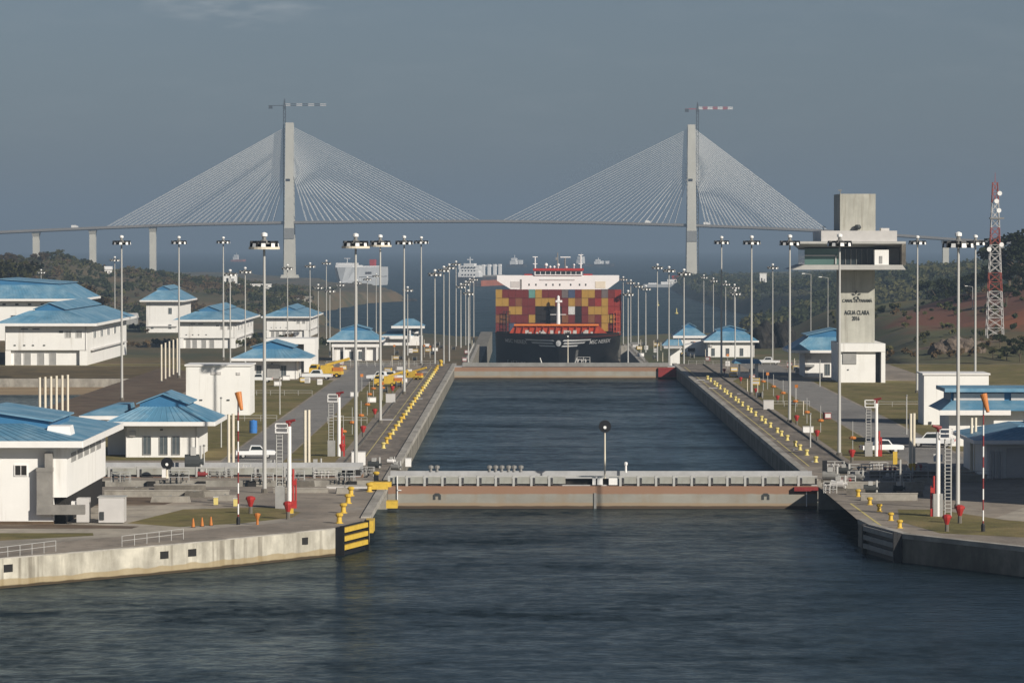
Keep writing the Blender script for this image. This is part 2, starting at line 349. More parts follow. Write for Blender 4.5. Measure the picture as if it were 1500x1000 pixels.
# ground material for the land beyond the locks: scrub, grass, bare red cuts
def landmat(ca=(.085, .072, .03), cb=(.14, .095, .045)):
    m = mat('scrub_land', ca, .95, .3, .045, c2=cb, stretch=(1, .45, 1), bump=.3, bscale=.4, lo=.38, hi=.62)
    mixover(m, (.055, .062, .026), .02, .48, .62, (1, .4, 1), .9, 4)
    mixover(m, (.19, .135, .075), .03, .60, .72, (.6, .5, 1), .8, 11)
    t = m.node_tree; b = t.nodes['Principled BSDF']; src = b.inputs['Base Color'].links[0].from_socket
    tc = t.nodes.new('ShaderNodeTexCoord'); nz = t.nodes.new('ShaderNodeTexNoise'); nz.inputs['Scale'].default_value = .05; nz.inputs['Detail'].default_value = 6
    mp = t.nodes.new('ShaderNodeMapping'); mp.inputs['Scale'].default_value = (1, .35, 2.5); t.links.new(tc.outputs['Object'], mp.inputs[0]); t.links.new(mp.outputs[0], nz.inputs[0])
    for c, rad, col in (((148, 1340, 15), (62, 210, 15), (.15, .052, .027)), ((160, 1215, 11), (30, 120, 14), (.30, .095, .03)), ((118, 1150, 3), (26, 70, 4), (.17, .11, .075))):
        vs = t.nodes.new('ShaderNodeVectorMath'); vs.operation = 'SUBTRACT'; vs.inputs[1].default_value = c
        vd = t.nodes.new('ShaderNodeVectorMath'); vd.operation = 'DIVIDE'; vd.inputs[1].default_value = rad
        vl = t.nodes.new('ShaderNodeVectorMath'); vl.operation = 'LENGTH'
        t.links.new(tc.outputs['Object'], vs.inputs[0]); t.links.new(vs.outputs[0], vd.inputs[0]); t.links.new(vd.outputs[0], vl.inputs[0])
        ma = t.nodes.new('ShaderNodeMath'); ma.operation = 'MULTIPLY_ADD'; ma.inputs[1].default_value = 1.7; t.links.new(nz.outputs[0], ma.inputs[0]); t.links.new(vl.outputs['Value'], ma.inputs[2])
        mr = t.nodes.new('ShaderNodeMapRange'); mr.inputs['From Min'].default_value = 1.45; mr.inputs['From Max'].default_value = 1.75; mr.inputs['To Min'].default_value = .92; mr.inputs['To Max'].default_value = 0
        t.links.new(ma.outputs[0], mr.inputs['Value'])
        mx = t.nodes.new('ShaderNodeMix'); mx.data_type = 'RGBA'; mx.inputs[7].default_value = (*col, 1)
        t.links.new(mr.outputs[0], mx.inputs[0]); t.links.new(src, mx.inputs[6]); t.links.new(mx.outputs[2], b.inputs['Base Color']); src = mx.outputs[2]
    return m
M['land'] = landmat()
fine = []
for a in (1025, 1105, 1115, 1290, 1545, 1625, 1635, 1810): fine += [a-1, a+2, a+6, a+11, a+16]
ysl = sorted(set([1025.0]+[y for y in spread(1030, 6500, 12, 45)]+[float(f) for f in fine if f > 1026]))
xsl = [CL-x for x in spread(0, 1100, 4, 26)][::-1]
xsr = [CRX+x for x in spread(0, 1200, 4, 28)]
tag(grid('terrain', xsl, ysl, HL, [M['land']]), kind='structure')
M['landr'] = landmat((.085, .09, .028), (.125, .095, .04))
tag(grid('terrain', xsr, ysl, HR, [M['landr']]), kind='structure')
def polysheet(name, loops, z, m, kind='structure'):
    bm = bmesh.new(); es = []
    for lp in loops:
        vs = [bm.verts.new((x, y, z)) for x, y in lp]
        es += [bm.edges.new((vs[i], vs[(i+1) % len(vs)])) for i in range(len(vs))]
    bmesh.ops.triangle_fill(bm, use_beauty=True, use_dissolve=False, edges=es)
    for f in bm.faces:
        if f.normal.z < 0: f.normal_flip()
    me = bpy.data.meshes.new(name); bm.to_mesh(me); bm.free(); me.materials.append(m)
    o = bpy.data.objects.new(name, me); COL.objects.link(o); tag(o, kind=kind); return o
LQ = [(CL, 455), (-18.4, 447.5), (-20.6, 438), (-34.6, 417), (-52, 396), (-100, 335)]     # water edge of the left quay
RQ = [(CRX, 452), (37.9, 442), (40.2, 429), (50.9, 410.5), (85, 352)]
SLOT = (513.5, 527.0)            # slot the rolling gate runs into
left = [(CL, 1025), (CL, SLOT[1]), (-80, SLOT[1]), (-80, SLOT[0]), (CL, SLOT[0])]+LQ+[(-420, 335), (-420, 1100), (-138, 1100), (-138, 1100), (-88, 1100), (-88, 1025)]
left = [p for i, p in enumerate(left) if i == 0 or p != left[i-1]]
left[-4:] = [(-420, 1025)]
hole1 = [(-400, 650), (-90, 650), (-90, 1005), (-400, 1005)]
hole2 = [(-80, 533.5), (-21, 533.5), (-21, 547), (-80, 547)]
polysheet('quay', [left, hole1, hole2], 0, M['deck'])
rslot = (513.5, 527.0)
right = [(CRX, 1025), (CRX, rslot[1]), (48, rslot[1]), (48, rslot[0]), (CRX, rslot[0])]+RQ+[(420, 352), (420, 1025)]
polysheet('quay', [right], 0, M['deck'])
# worn concrete along the chamber edges, roads, lawns: thin sheets each 4 mm up
polysheet('quay_edge_paving', [[(CL-1.05, 560), (CL-7.6, 560), (CL-7.6, 1024), (CL-1.05, 1024)]], .004, M['quaystrip'])
polysheet('quay_edge_paving', [[(CRX+1.05, 560), (CRX+7.6, 560), (CRX+7.6, 1024), (CRX+1.05, 1024)]], .004, M['quaystrip'])
polysheet('road', [[(-34.6, 552), (-43.2, 552), (-42.6, 1024), (-34.8, 1024)]], .004, M['asphalt'])
polysheet('road', [[(54.2, 552), (63.4, 552), (63.4, 1024), (54.2, 1024)]], .004, M['asphalt'])
polysheet('road', [[(-24, 452), (-60, 404), (-75, 404), (-58, 470), (-40, 478)]], .004, M['apron'])
polysheet('road', [[(53, 455), (64, 436), (90, 436), (90, 478), (60, 478)]], .004, M['apron'])
def strip(pts): return pts
for p in ([(-27.0, 556), (-34.4, 556), (-34.4, 905), (-31, 930), (-27.0, 905)], [(-43.6, 575), (-74, 575), (-74, 700), (-63, 735), (-63, 905), (-43.2, 905)],
          [(96, 560), (400, 560), (400, 1023), (92, 1023), (92, 905)], [(-92, 1007), (-120, 1007), (-400, 1007), (-400, 1023), (-66, 1023), (-66, 910)],
          [(46.3, 575), (53.8, 575), (53.8, 895), (50, 930), (46.3, 900)], [(64, 600), (66.8, 600), (86, 615), (90, 900), (64, 905)],
          [(-26.5, 456), (-31.5, 447), (-38, 441), (-44.3, 447), (-40, 470), (-30.5, 474), (-26, 465)],
          [(43.5, 470), (41.8, 450), (44.5, 432), (55, 424), (66, 424), (66, 440), (54, 452), (48, 470)],
          [(-46, 428), (-60, 417), (-90, 417), (-90, 431), (-46.5, 432)]):
    polysheet('grass', [p], .008, M['grass'], 'stuff')
polysheet('bare_soil', [[(-43, 478), (-90, 470), (-90, 492), (-41, 492)]], .006, M['soil'])
polysheet('bare_soil', [[(-43, 438.5), (-90, 438.5), (-90, 444.8), (-50, 444.8), (-42.5, 442)]], .006, M['soil'])
polysheet('bare_soil', [[(-90.5, 640), (-74, 640), (-70, 760), (-72, 1000), (-90, 1000)]], .006, M['soil'])
# ---- quay and chamber walls
def wall(name, label, path, z0, z1, m, cat='quay wall', cop=True, cw=1.0):
    r = thing(name, label, cat, (path[0][0], path[0][1], 0))
    off = r.location
    MB().ribbon(path, z0, z1).build('wall_face', m, r, off)
    if cop:
        c = MB()
        for (ax, ay), (bx, by) in zip(path, path[1:]):
            d = Vector((bx-ax, by-ay, 0)).normalized(); nn = Vector((d.y, -d.x, 0))     # right of the path = land if path is given so
            ins = nn*cw; out = nn*-.06
            c.add([(ax+out.x, ay+out.y, -.35), (bx+out.x, by+out.y, -.35), (bx+ins.x, by+ins.y, -.35), (ax+ins.x, ay+ins.y, -.35),
                   (ax+out.x, ay+out.y, .16), (bx+out.x, by+out.y, .16), (bx+ins.x, by+ins.y, .16), (ax+ins.x, ay+ins.y, .16)],
                  [(0, 3, 2, 1), (4, 5, 6, 7), (0, 1, 5, 4), (1, 2, 6, 5), (2, 3, 7, 6), (3, 0, 4, 7)])
        c.build('coping', M['coping'], r, off)
    return r
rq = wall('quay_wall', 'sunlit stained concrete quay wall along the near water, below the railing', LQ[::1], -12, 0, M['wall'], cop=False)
# thin rim on the approach wall
rim = MB()
for (ax, ay), (bx, by) in zip(LQ[2:], LQ[3:]):
    d = Vector((bx-ax, by-ay, 0)).normalized(); nn = Vector((-d.y, d.x, 0))*-.5
    rim.add([(ax, ay, 0), (bx, by, 0), (bx+nn.x, by+nn.y, 0), (ax+nn.x, ay+nn.y, 0), (ax, ay, .12), (bx, by, .12), (bx+nn.x, by+nn.y, .12), (ax+nn.x, ay+nn.y, .12)], [(4, 5, 6, 7), (0, 1, 5, 4), (2, 3, 7, 6), (1, 2, 6, 5), (3, 0, 4, 7)])
rim.build('coping', M['coping'], rq, rq.location)
hol = MB()
for px, py in ((5, 832), (198, 810), (371, 789), (268, 809)):
    g = G(px, py, -1.0); q = Vector((-17.4, -21, 0)).normalized(); pr = Vector((q.y, -q.x, 0))
    if pr.y > 0: pr = -pr
    c = min(((g-Vector((ax, ay, -1))).length, ax, ay) for ax, ay in [(lerp(LQ[i][0], LQ[i+1][0], t/60), lerp(LQ[i][1], LQ[i+1][1], t/60)) for i in range(2, 5) for t in range(61)])
    b = Vector((c[1], c[2], -.95))+pr*.04
    hol.add([b+q*-.6+Vector((0, 0, -.38)), b+q*.6+Vector((0, 0, -.38)), b+q*.6+Vector((0, 0, .38)), b+q*-.6+Vector((0, 0, .38)),
             b+q*-.6+Vector((0, 0, -.38))-pr*.6, b+q*.6+Vector((0, 0, -.38))-pr*.6, b+q*.6+Vector((0, 0, .38))-pr*.6, b+q*-.6+Vector((0, 0, .38))-pr*.6], [(0, 1, 2, 3), (0, 4, 5, 1), (1, 5, 6, 2), (2, 6, 7, 3), (3, 7, 4, 0)])
hol.build('drain_opening', M['dark'], rq, rq.location)
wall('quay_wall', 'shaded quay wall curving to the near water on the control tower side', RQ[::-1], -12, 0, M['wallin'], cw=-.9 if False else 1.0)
wall('chamber_wall', 'sunlit lock chamber wall with pale coping, opposite the control tower', [(CL, 1025), (CL, SLOT[1])][::-1], -16, 0, M['wallin'], 'lock wall', cop=False)
wall('chamber_wall', 'dark shaded lock chamber wall on the control tower side', [(CRX, SLOT[1]), (CRX, 1025)][::-1], -16, 0, M['wallin'], 'lock wall', cop=False)
EDGE = []
def coping(x0, x1, y0, y1, z, par_label):
    pass
for nm, x0, x1 in (('chamber_coping', CL-1.0, CL+.06), ('chamber_coping', CRX-.06, CRX+1.0)):
    lab = 'pale concrete coping along the sunlit chamber edge' if x0 < 0 else 'concrete coping along the shaded chamber edge by the tower'
    o = MB().box(x0, x1, 527.2, 1024.8, -.5, .18).build(nm, M['coping']); tag(o, lab, 'coping')
MB_ = MB().box(CL-1.0, CL+.05, 455.2, 513.3, -.5, .17); tag(MB_.build('quay_coping', M['coping']), 'short coping between the near gate and the yellow fender frame', 'coping')
# rail / trench kerb on both quays
for x, lab in ((CL-7.75, 'long dark trench kerb between the sunlit quay paving and its lawn'), (CRX+7.75, 'long dark trench kerb between the tower side quay paving and its lawn')):
    o = MB().box(x-.14, x+.14, 553, 1020, 0, .22).build('trench_kerb', M['concd']); tag(o, lab, 'kerb')
# gate slots: walls
for x0, x1, s, far, lab in ((-80, CL, 1, True, 'open gate slot wall across the sunlit quay'), (CRX, 48, -1, True, 'open gate slot wall across the tower side quay')):
    r = thing('slot_wall', lab, 'slot wall', (x0, SLOT[0], 0))
    m1 = MB(); m1.add([(x0, SLOT[1], -12), (x1, SLOT[1], -12), (x1, SLOT[1], 0), (x0, SLOT[1], 0)], [(0, 1, 2, 3)])
    m1.add([(x0, SLOT[0], -12), (x1, SLOT[0], -12), (x1, SLOT[0], 0), (x0, SLOT[0], 0)], [(3, 2, 1, 0)])
    xe = x0 if s > 0 else x1
    m1.add([(xe, SLOT[0], -12), (xe, SLOT[1], -12), (xe, SLOT[1], 0), (xe, SLOT[0], 0)], [(0, 1, 2, 3)])
    m1.build('wall_face', M['conc'], r, r.location)
    d = MB()
    if s > 0:
        for k in range(9): d.box(x0+4+k*6.6, x0+5.1+k*6.6, SLOT[1]-.5, SLOT[1]-.02, -1.3, -.1)
    else:
        for k in range(2): d.box(x0+2+k*5, x0+3.1+k*5, SLOT[1]-.5, SLOT[1]-.02, -1.3, -.1)
    d.build('fender_block', M['dark'], r, r.location)
r = thing('slot_wall', 'second gate slot wall holding the parked gate', 'slot wall', (-80, 533.5, 0))
m1 = MB().ribbon([(-80, 547), (-21, 547), (-21, 533.5), (-80, 533.5), (-80, 547)], -12, 0); m1.build('wall_face', M['conc'], r, r.location)
# pond of the water saving basin
r = thing('basin_wall', 'pale concrete wall across the far bank of the side basin', 'basin wall', (-245, 958, -3.6))
MB().box(-400, -90.02, 958, 959.2, -4, -1.5).build('wall_face', M['wall' if False else 'conc'], r, r.location)
g = grid('basin_bank', [-400, -250, -90.02], [925, 958], lambda x, y: -4.6 if y < 930 else -3.5, [M['tan']]); tag(g, kind='structure')
g = grid('basin_bank', [-400, -250, -90.02], [959.2, 980, 1005], lambda x, y: -1.55 if y < 970 else (-1.2 if y < 990 else 0), [M['grassb']]); tag(g, kind='structure')
r = thing('basin_wall', 'low retaining wall at the near end of the side basin', 'basin wall', (-90, 650, 0))
MB().ribbon([(-90, 1005), (-90, 650), (-400, 650)], -8, 0).build('wall_face', M['concd'], r, r.location)
# level change walls below the far gate, lower chambers
for x0, x1, lab in ((-95, CL, 'retaining wall at the step down behind the sunlit quay'), (CRX, 95, 'retaining wall at the step down behind the tower quay')):
    o = MB().box(x0, x1, 1025.02, 1026, -10, -.02).build('retaining_wall', M['conc']); tag(o, lab, 'retaining wall')
lw = thing('chamber_wall', 'lower lock chamber wall beside the ship, sunlit quay side', 'lock wall', (CL, 1026, -8.7))
MB().box(CL-3, CL, 1026.2, 1545, -26, -8.55).build('wall_face', M['wallin'], lw, lw.location); MB().box(CL-1, CL+.05, 1026.2, 1545, -8.55, -8.35).build('coping', M['coping'], lw, lw.location)
MB().box(CL-6, CL, 1545.1, 2130, -34, -16.85).build('lower_wall_face', M['wallin'], lw, lw.location)
lw = thing('chamber_wall', 'lower lock chamber wall beside the ship, tower side', 'lock wall', (CRX, 1026, -8.7))
MB().box(CRX, CRX+3, 1026.2, 1545, -26, -8.55).build('wall_face', M['wallin'], lw, lw.location); MB().box(CRX-.05, CRX+1, 1026.2, 1545, -8.55, -8.35).build('coping', M['coping'], lw, lw.location)
MB().box(CRX, CRX+6, 1545.1, 2130, -34, -16.85).build('lower_wall_face', M['wallin'], lw, lw.location)
MB().box(34.6, CRX-.01, 1466, 1471, -26, -6.9).build('jamb', M['conc'], lw, lw.location)
# ---- water
def watermat(name, deep, rough, sc, bump, ruffle, c0=.22, c1=.86):
    m = bpy.data.materials.new(name); m.use_nodes = True; t = m.node_tree; b = t.nodes['Principled BSDF']
    b.inputs['IOR'].default_value = 1.33; b.inputs['Specular IOR Level'].default_value = .5
    gm = t.nodes.new('ShaderNodeNewGeometry')
    def nse(scale, stretch, det=4, loc=(0, 0, 0)):
        mp = t.nodes.new('ShaderNodeMapping'); mp.inputs['Scale'].default_value = stretch; mp.inputs['Location'].default_value = loc
        n = t.nodes.new('ShaderNodeTexNoise'); n.inputs['Scale'].default_value = scale; n.inputs['Detail'].default_value = det; n.inputs['Roughness'].default_value = .6
        t.links.new(gm.outputs['Position'], mp.inputs[0]); t.links.new(mp.outputs[0], n.inputs['Vector']); return n
    w1 = nse(sc, (1.0, .9, 1), 6); w2 = nse(sc*.22, (.8, 1, 1), 4, (3, 9, 0)); pt = nse(.035, (.45, .9, 1), 5, (5, 2, 0)); pt2 = nse(.15, (.6, .9, 1), 5, (1, 4, 0))
    sm = t.nodes.new('ShaderNodeMath'); sm.operation = 'MULTIPLY_ADD'; sm.inputs[1].default_value = 2.2; t.links.new(w2.outputs[0], sm.inputs[0]); t.links.new(w1.outputs[0], sm.inputs[2])
    ps0 = t.nodes.new('ShaderNodeMath'); ps0.operation = 'MULTIPLY_ADD'; ps0.inputs[1].default_value = .6; t.links.new(pt2.outputs[0], ps0.inputs[0]); t.links.new(pt.outputs[0], ps0.inputs[2])
    pt3 = nse(.5, (1.1, .75, 1), 6, (7, 3, 0)); ps = t.nodes.new('ShaderNodeMath'); ps.operation = 'MULTIPLY_ADD'; ps.inputs[1].default_value = .75; t.links.new(pt3.outputs[0], ps.inputs[0]); t.links.new(ps0.outputs[0], ps.inputs[2])
    pr = t.nodes.new('ShaderNodeMapRange'); pr.inputs['From Min'].default_value = .95; pr.inputs['From Max'].default_value = 1.4; pr.inputs['To Min'].default_value = bump*1.0; pr.inputs['To Max'].default_value = bump*(1-ruffle)
    t.links.new(ps.outputs[0], pr.inputs['Value'])
    bp = t.nodes.new('ShaderNodeBump'); bp.inputs['Distance'].default_value = 1.0; t.links.new(sm.outputs[0], bp.inputs['Height']); t.links.new(pr.outputs[0], bp.inputs['Strength']); rr = t.nodes.new('ShaderNodeMapRange'); rr.inputs['From Min'].default_value = .95; rr.inputs['From Max'].default_value = 1.4; rr.inputs['To Min'].default_value = rough; rr.inputs['To Max'].default_value = rough*.55
    t.links.new(ps.outputs[0], rr.inputs['Value']); pass
    t.nodes.remove(b)
    df = t.nodes.new('ShaderNodeBsdfDiffuse'); df.inputs['Color'].default_value = (*deep, 1)
    gl = t.nodes.new('ShaderNodeBsdfGlossy'); gl.inputs['Color'].default_value = (.63, .75, .80, 1)
    fr = t.nodes.new('ShaderNodeFresnel'); fr.inputs['IOR'].default_value = 1.33
    cl = t.nodes.new('ShaderNodeMath'); cl.operation = 'MINIMUM'; cl.inputs[1].default_value = .55
    cm_ = t.nodes.new('ShaderNodeMapRange'); cm_.inputs['From Min'].default_value = .93; cm_.inputs['From Max'].default_value = 1.45; cm_.inputs['To Min'].default_value = c0; cm_.inputs['To Max'].default_value = c1; t.links.new(ps.outputs[0], cm_.inputs['Value']); t.links.new(cm_.outputs[0], cl.inputs[1])
    ms = t.nodes.new('ShaderNodeMixShader'); ou = t.nodes['Material Output']
    t.links.new(bp.outputs[0], fr.inputs['Normal']); t.links.new(bp.outputs[0], gl.inputs['Normal']); t.links.new(bp.outputs[0], df.inputs['Normal'])
    t.links.new(rr.outputs[0], gl.inputs['Roughness']); t.links.new(fr.outputs[0], cl.inputs[0]); t.links.new(cl.outputs[0], ms.inputs[0])
    t.links.new(df.outputs[0], ms.inputs[1]); t.links.new(gl.outputs[0], ms.inputs[2]); t.links.new(ms.outputs[0], ou.inputs['Surface'])
    return m
M['water'] = watermat('lock_water', (.012, .021, .027), .16, .8, .55, .6, .06, .88)
M['sea'] = watermat('sea_water', (.018, .034, .040), .25, .22, .7, .5, .03, .27)
M['pond'] = watermat('pond_water', (.02, .026, .028), .12, .9, .25, .5)
def sheet(name, x0, x1, y0, y1, z, m): return tag(MB().add([(x0, y0, z), (x1, y0, z), (x1, y1, z), (x0, y1, z)], [(0, 1, 2, 3)]).build(name, m), kind='structure')
sheet('water', -300, 300, 40, 513.4, WZ, M['water']); sheet('water', -79.9, 47.9, 513.4, 527, WZ, M['water'])
sheet('water', CL-.01, CRX+.01, 527, 1010, WZ, M['water'])
sheet('water', CL-.01, CRX+.01, 1012, 1545, -18.5, M['water'])
sheet('water', -399, -90.1, 650.1, 931, -4.3, M['pond'])
RE = 6371000*2.2
ys = [1545.0]
while ys[-1] < 30000: ys.append(ys[-1]*1.035+10)
sea = grid('sea', [-9000, -3000, -1200, -500, -200, 0, 200, 500, 1200, 3000, 9000], ys, lambda x, y: -27-(y*y)/(2*RE), [M['sea']]); tag(sea, kind='structure')
bed = sheet('sea_bed', -9000, 9000, 30, 2000, -60, M['concd'])
# construction joints, ladder recesses
def joints(parent, path, z0, z1, step, m, name, w=.07, proud=.03):
    mb = MB(); k = 0
    for (ax, ay), (bx, by) in zip(path, path[1:]):
        d = Vector((bx-ax, by-ay, 0)); ln = d.length; d.normalize(); nn = Vector((-d.y, d.x, 0))
        t = step*.5
        while t < ln:
            p = Vector((ax, ay, 0))+d*t
            for s_ in (1,):
                q = p+nn*proud*s_; mb.add([q-d*w+Vector((0, 0, z0)), q+d*w+Vector((0, 0, z0)), q+d*w+Vector((0, 0, z1)), q-d*w+Vector((0, 0, z1)), p-nn*.05-d*w+Vector((0, 0, z1)), p-nn*.05+d*w+Vector((0, 0, z1))], [(0, 1, 2, 3), (3, 2, 5, 4)])
            t += step
    return mb.build(name, M[m], parent, parent.location)
joints(rq, LQ[2:][::-1] if False else LQ[2:], -3.3, .0, 7.5, 'concd', 'joint', .05, -.03)
for o in [q for q in bpy.data.objects if q.name.startswith('chamber_wall')][:2]:
    if o.location.x < 0: joints(o, [(CL, 1020), (CL, 530)], -3.2, -.5, 12, 'dark', 'joint', .09, .03)
    else: joints(o, [(CRX, 530), (CRX, 1020)], -3.2, -.5, 12, 'dark', 'joint', .09, .03)
for k in range(44):
    y = 565+k*10.4
    for x0, x1 in ((CL-7.5, CL-1.1), (CRX+1.1, CRX+7.5)): sheet('paving_joint', x0, x1, y-.05, y+.05, .0085, M['concd'])
for k in range(22):
    y = 560+k*21
    for x0, x1 in ((-43, -34.8), (54.4, 63.2)): sheet('paving_joint', x0, x1, y-.05, y+.05, .0085, M['concd'])
# ------------------------------------------------------------------ rolling gates
gm_ = mat('gate_steel', (.29, .275, .235), .7, .12, .3, stretch=(.5, 1, 1)); mixover(gm_, (.24, .17, .10), .25, .5, .72, (1, 1, .3), .7)
zband(gm_, -.95, 0.3, (.27, .14, .08), .85, .25, .5); zband(gm_, -2.45, -2.05, (.30, .215, .13), .8, .35, .3, (.4, 1, 1)); zband(gm_, -6, -2.5, (.06, .035, .018), .95, .2, .4)
M['gate'] = gm_
M['parapet'] = mixover(mat('parapet_panel', (.36, .36, .32), .5, .1, .5), (.22, .19, .15), .7, .5, .75, (1, 1, .4), .6)
M['walk'] = mat('walkway_grating', (.40, .40, .40), .7, .12, .6)
def gate(label, x0, x1, y0, y1, zt, step=2.28, m='gate', para=True, gap=None):
    r = thing('lock_gate', label, 'lock gate', (x0, y0, zt)); off = r.location
    MB().box(x0, x1, y0, y1, zt-9, zt-.02).build('gate_body', M[m], r, off)
    MB().box(x0, x1, y0+.6, y1-.6, zt-.02, zt+.12).build('walkway', M['walk'], r, off)
    if para:
        n = int((x1-x0)/step); pan = None; post = None
        MB().box(x0, x1, y0+.10, y0+.24, zt+1.14, zt+1.30).build('top_rail', M['steel'], r, off)
        MB().box(x0, x1, y1-.5, y1-.3, zt+.12, zt+1.35).build('rear_parapet', M['walk'], r, off)
        for k in range(n):
            x = x0+(k+.0)*step
            if gap and gap[0] < x < gap[1]: continue
            if pan is None:
                pan = MB().box(.62, step-.05, .02, .09, .28, 1.14).build('parapet_panel', M['parapet'], r)
                post = MB().box(.0, .30, -.06, .3, -.1, 1.32).box(.30, .62, .5, .9, 0, 1.0).build('parapet_post', M['steel'], r)
                pan.location = post.location = (x-x0, .1, 0)
            else:
                for q in (pan, post):
                    c = q.copy(); COL.objects.link(c); c.parent = r; c.location = (x-x0, .1, 0)
        MB().box(x0, x1, y0+1.0, y0+1.1, zt+.12, zt+.9).build('inner_kickboard', M['dark'], r, off)
    return r
g1 = gate('closed near lock gate with a walkway on top, rust band and grey face', CL-.0, CRX, 515, 525.5, 0, gap=(XA(818, 515), XA(898, 515)))
em = MB()
for px in (640, 1122):
    x = XA(px, 515); em.slabxz([(x-.5, -1.75), (x-.5, -1.15), (x-.22, -.92), (x+.22, -.92), (x+.5, -1.15), (x+.5, -1.75), (x+.2, -1.75), (x+.2, -1.3), (x-.2, -1.3), (x-.2, -1.75)], 514.94, 515.01)
em.build('arch_marking', M['ink'], g1, g1.location)
x = XA(872, 515); MB().box(x-.16, x+.16, 514.86, 514.99, -2.9, -.9).build('mast_shadow', M['steeld'], g1, g1.location)  # dark strip painting the mast's cast shadow on the gate face
x = XA(582, 515); MB().box(x-.06, x+.06, 514.8, 514.92, -2.6, 1.3).box(x-.06, x+.5, 514.8, 514.92, -.6, -.48).build('draft_gauge', M['trim'], g1, g1.location)
x = XA(1182, 515); MB().box(x-.06, x+.06, 514.8, 514.92, -2.6, -.6).build('draft_gauge', M['trim'], g1, g1.location)
x = XA(1198, 515); MB().box(x-3.0, x+2.2, 514.3, 514.98, -.62, -.1).build('end_bumper', M['dred'], g1, g1.location)
g2 = gate('parked lock gate standing in its slot on the sunlit quay, only its walkway showing', -79, -22, 535, 545.5, -.02, 3.9)
g3 = gate('closed far lock gate just in front of the container ship bow', CL, CRX, 998, 1008, 0, 4.0, para=False)
MB().box(CL+2, CRX-2, 998.4, 998.5, .12, 1.1).build('rail', M['steeld'], g3, g3.location)
x = XA(985, 998); MB().box(x-3.5, CRX-.1, 997.4, 997.98, -2.4, -.1).build('end_bumper', M['dred'], g3, g3.location)
# things standing on the near gate
def cyl_thing(name, label, cat, x, y, z, prof, m, group=None, n=12):
    o = MB().lathe(prof, n=n).build(name, m); o.location = (x, y, z); return tag(o, label, cat, group)
p = P(886, 711, 516.5)
def target(label, x, y, z, h, cabs=True):
    r = thing('signal_target', label, 'signal', (x, y, z))
    MB().cyl((0, 0, 0), (0, 0, h), .14, .09, 10).lathe([(.3, 0), (.3, .08), (.16, .25)], n=10).build('pole', M['cream'], r)
    MB().cyl((0, -.18, h+.35), (0, -.10, h+.35), .80, .80, 28).build('disc', M['black'], r)
    MB().cyl((0, -.34, h+.22), (0, -.19, h+.22), .2, .16, 12).build('lamp', M['lens'], r)
    return r
target('black round signal target with a white lamp, on a pole over the near gate', p.x, 516.4, .12, 7.1)
target('black round signal target standing behind the gate slot near the small blue roofed house', XA(244, 532), 532, 0, 1.6)
bx = [MB().box(XA(a, 515.6), XA(b, 515.6), 515.3, 515.95, .12, 1.1).build('control_cabinet', M['trim']) for a, b in ((868, 873), (875, 883), (892, 906))]
for o, l in zip(bx, ('narrow white cabinet on the near gate, farthest from the pole foot', 'white square cabinet on the near gate beside the signal pole foot', 'wide white cabinet on the near gate, tower side of the signal pole')): tag(o, l, 'cabinet')
for k, px in enumerate((631, 640, 717, 726, 735, 745, 753, 763)):
    o = cyl_thing('mooring_light', 'small round capped fitting on the rear edge of the near gate', 'fitting', XA(px, 525), 525, 1.3, [(.18, 0), (.18, .35), (.34, .4), (.34, .7), (.1, .8)], M['steeld'], 'fittings on the near gate', 8)
# people-high white kiosk lamp at the right
o = MB().lathe([(.15, 0), (.13, .9), (.22, 1.0), (.22, 1.3), (.05, 1.4)], n=8).build('gate_lamp', M['trim']); o.location = (XA(917, 524), 524, 1.2); tag(o, 'lone small white lamp on the gate rear edge beyond the signal pole', 'lamp')
# yellow-black fender frame at the quay corners
def fender(label, a, b, yel):
    a = Vector((*a, 0)); b = Vector((*b, 0)); d = (b-a); ln = d.length; d.normalize(); nn = Vector((-d.y, d.x, 0))
    if nn.y > 0: nn = -nn
    r = thing('fender_frame', label, 'fender', (a.x, a.y, 0), math.atan2(d.y, d.x))
    s = 1 if nn.dot(Vector((d.y, -d.x, 0))) > 0 else -1
    back = MB().box(0, ln, -.6, -.06, -3.2, .2) if s > 0 else MB().box(0, ln, .06, .6, -3.2, .2)
    back.build('backing', M['black'], r)
    for k in range(3):
        z = -.15-k*.95
        MB().box(.25, ln-.25, -.95, -.58, z-.26, z+.26).build('fender_beam', M[yel], r)
    for k in range(2):
        x = .0 if k == 0 else ln-.3
        MB().box(x, x+.3, -1.0, -.55, -3.3, .35).build('fender_post', M['black'], r)
    return r
fender('yellow and black fender frame at the sunlit quay corner', (-20.75, 437.8), (-18.35, 447.4), 'yellow')
fender('dark fender frame on the shaded quay corner by the tower', (37.9, 441.9), (40.2, 429), 'steeld')
o = MB().box(-19.6, -17.3, 505, 507.6, .16, .9).box(-19.6, -16.9, 505.3, 507.3, .45, 1.05).build('gate_bumper', M['yellow']); tag(o, 'yellow bumper block on the quay edge beside the near gate', 'bumper')
o = MB().box(-17.62, -16.2, 508, 510.5, -2.4, -1.5).build('wall_fender', M['yellow']); tag(o, 'small yellow fender low on the wall under the bumper block', 'fender')
o = MB().box(-17.9, -17.0, 448.6, 453.4, -1.2, .14).build('wall_fender', M['yellow']); tag(o, 'yellow rounded fender on the wall behind the corner frame', 'fender')
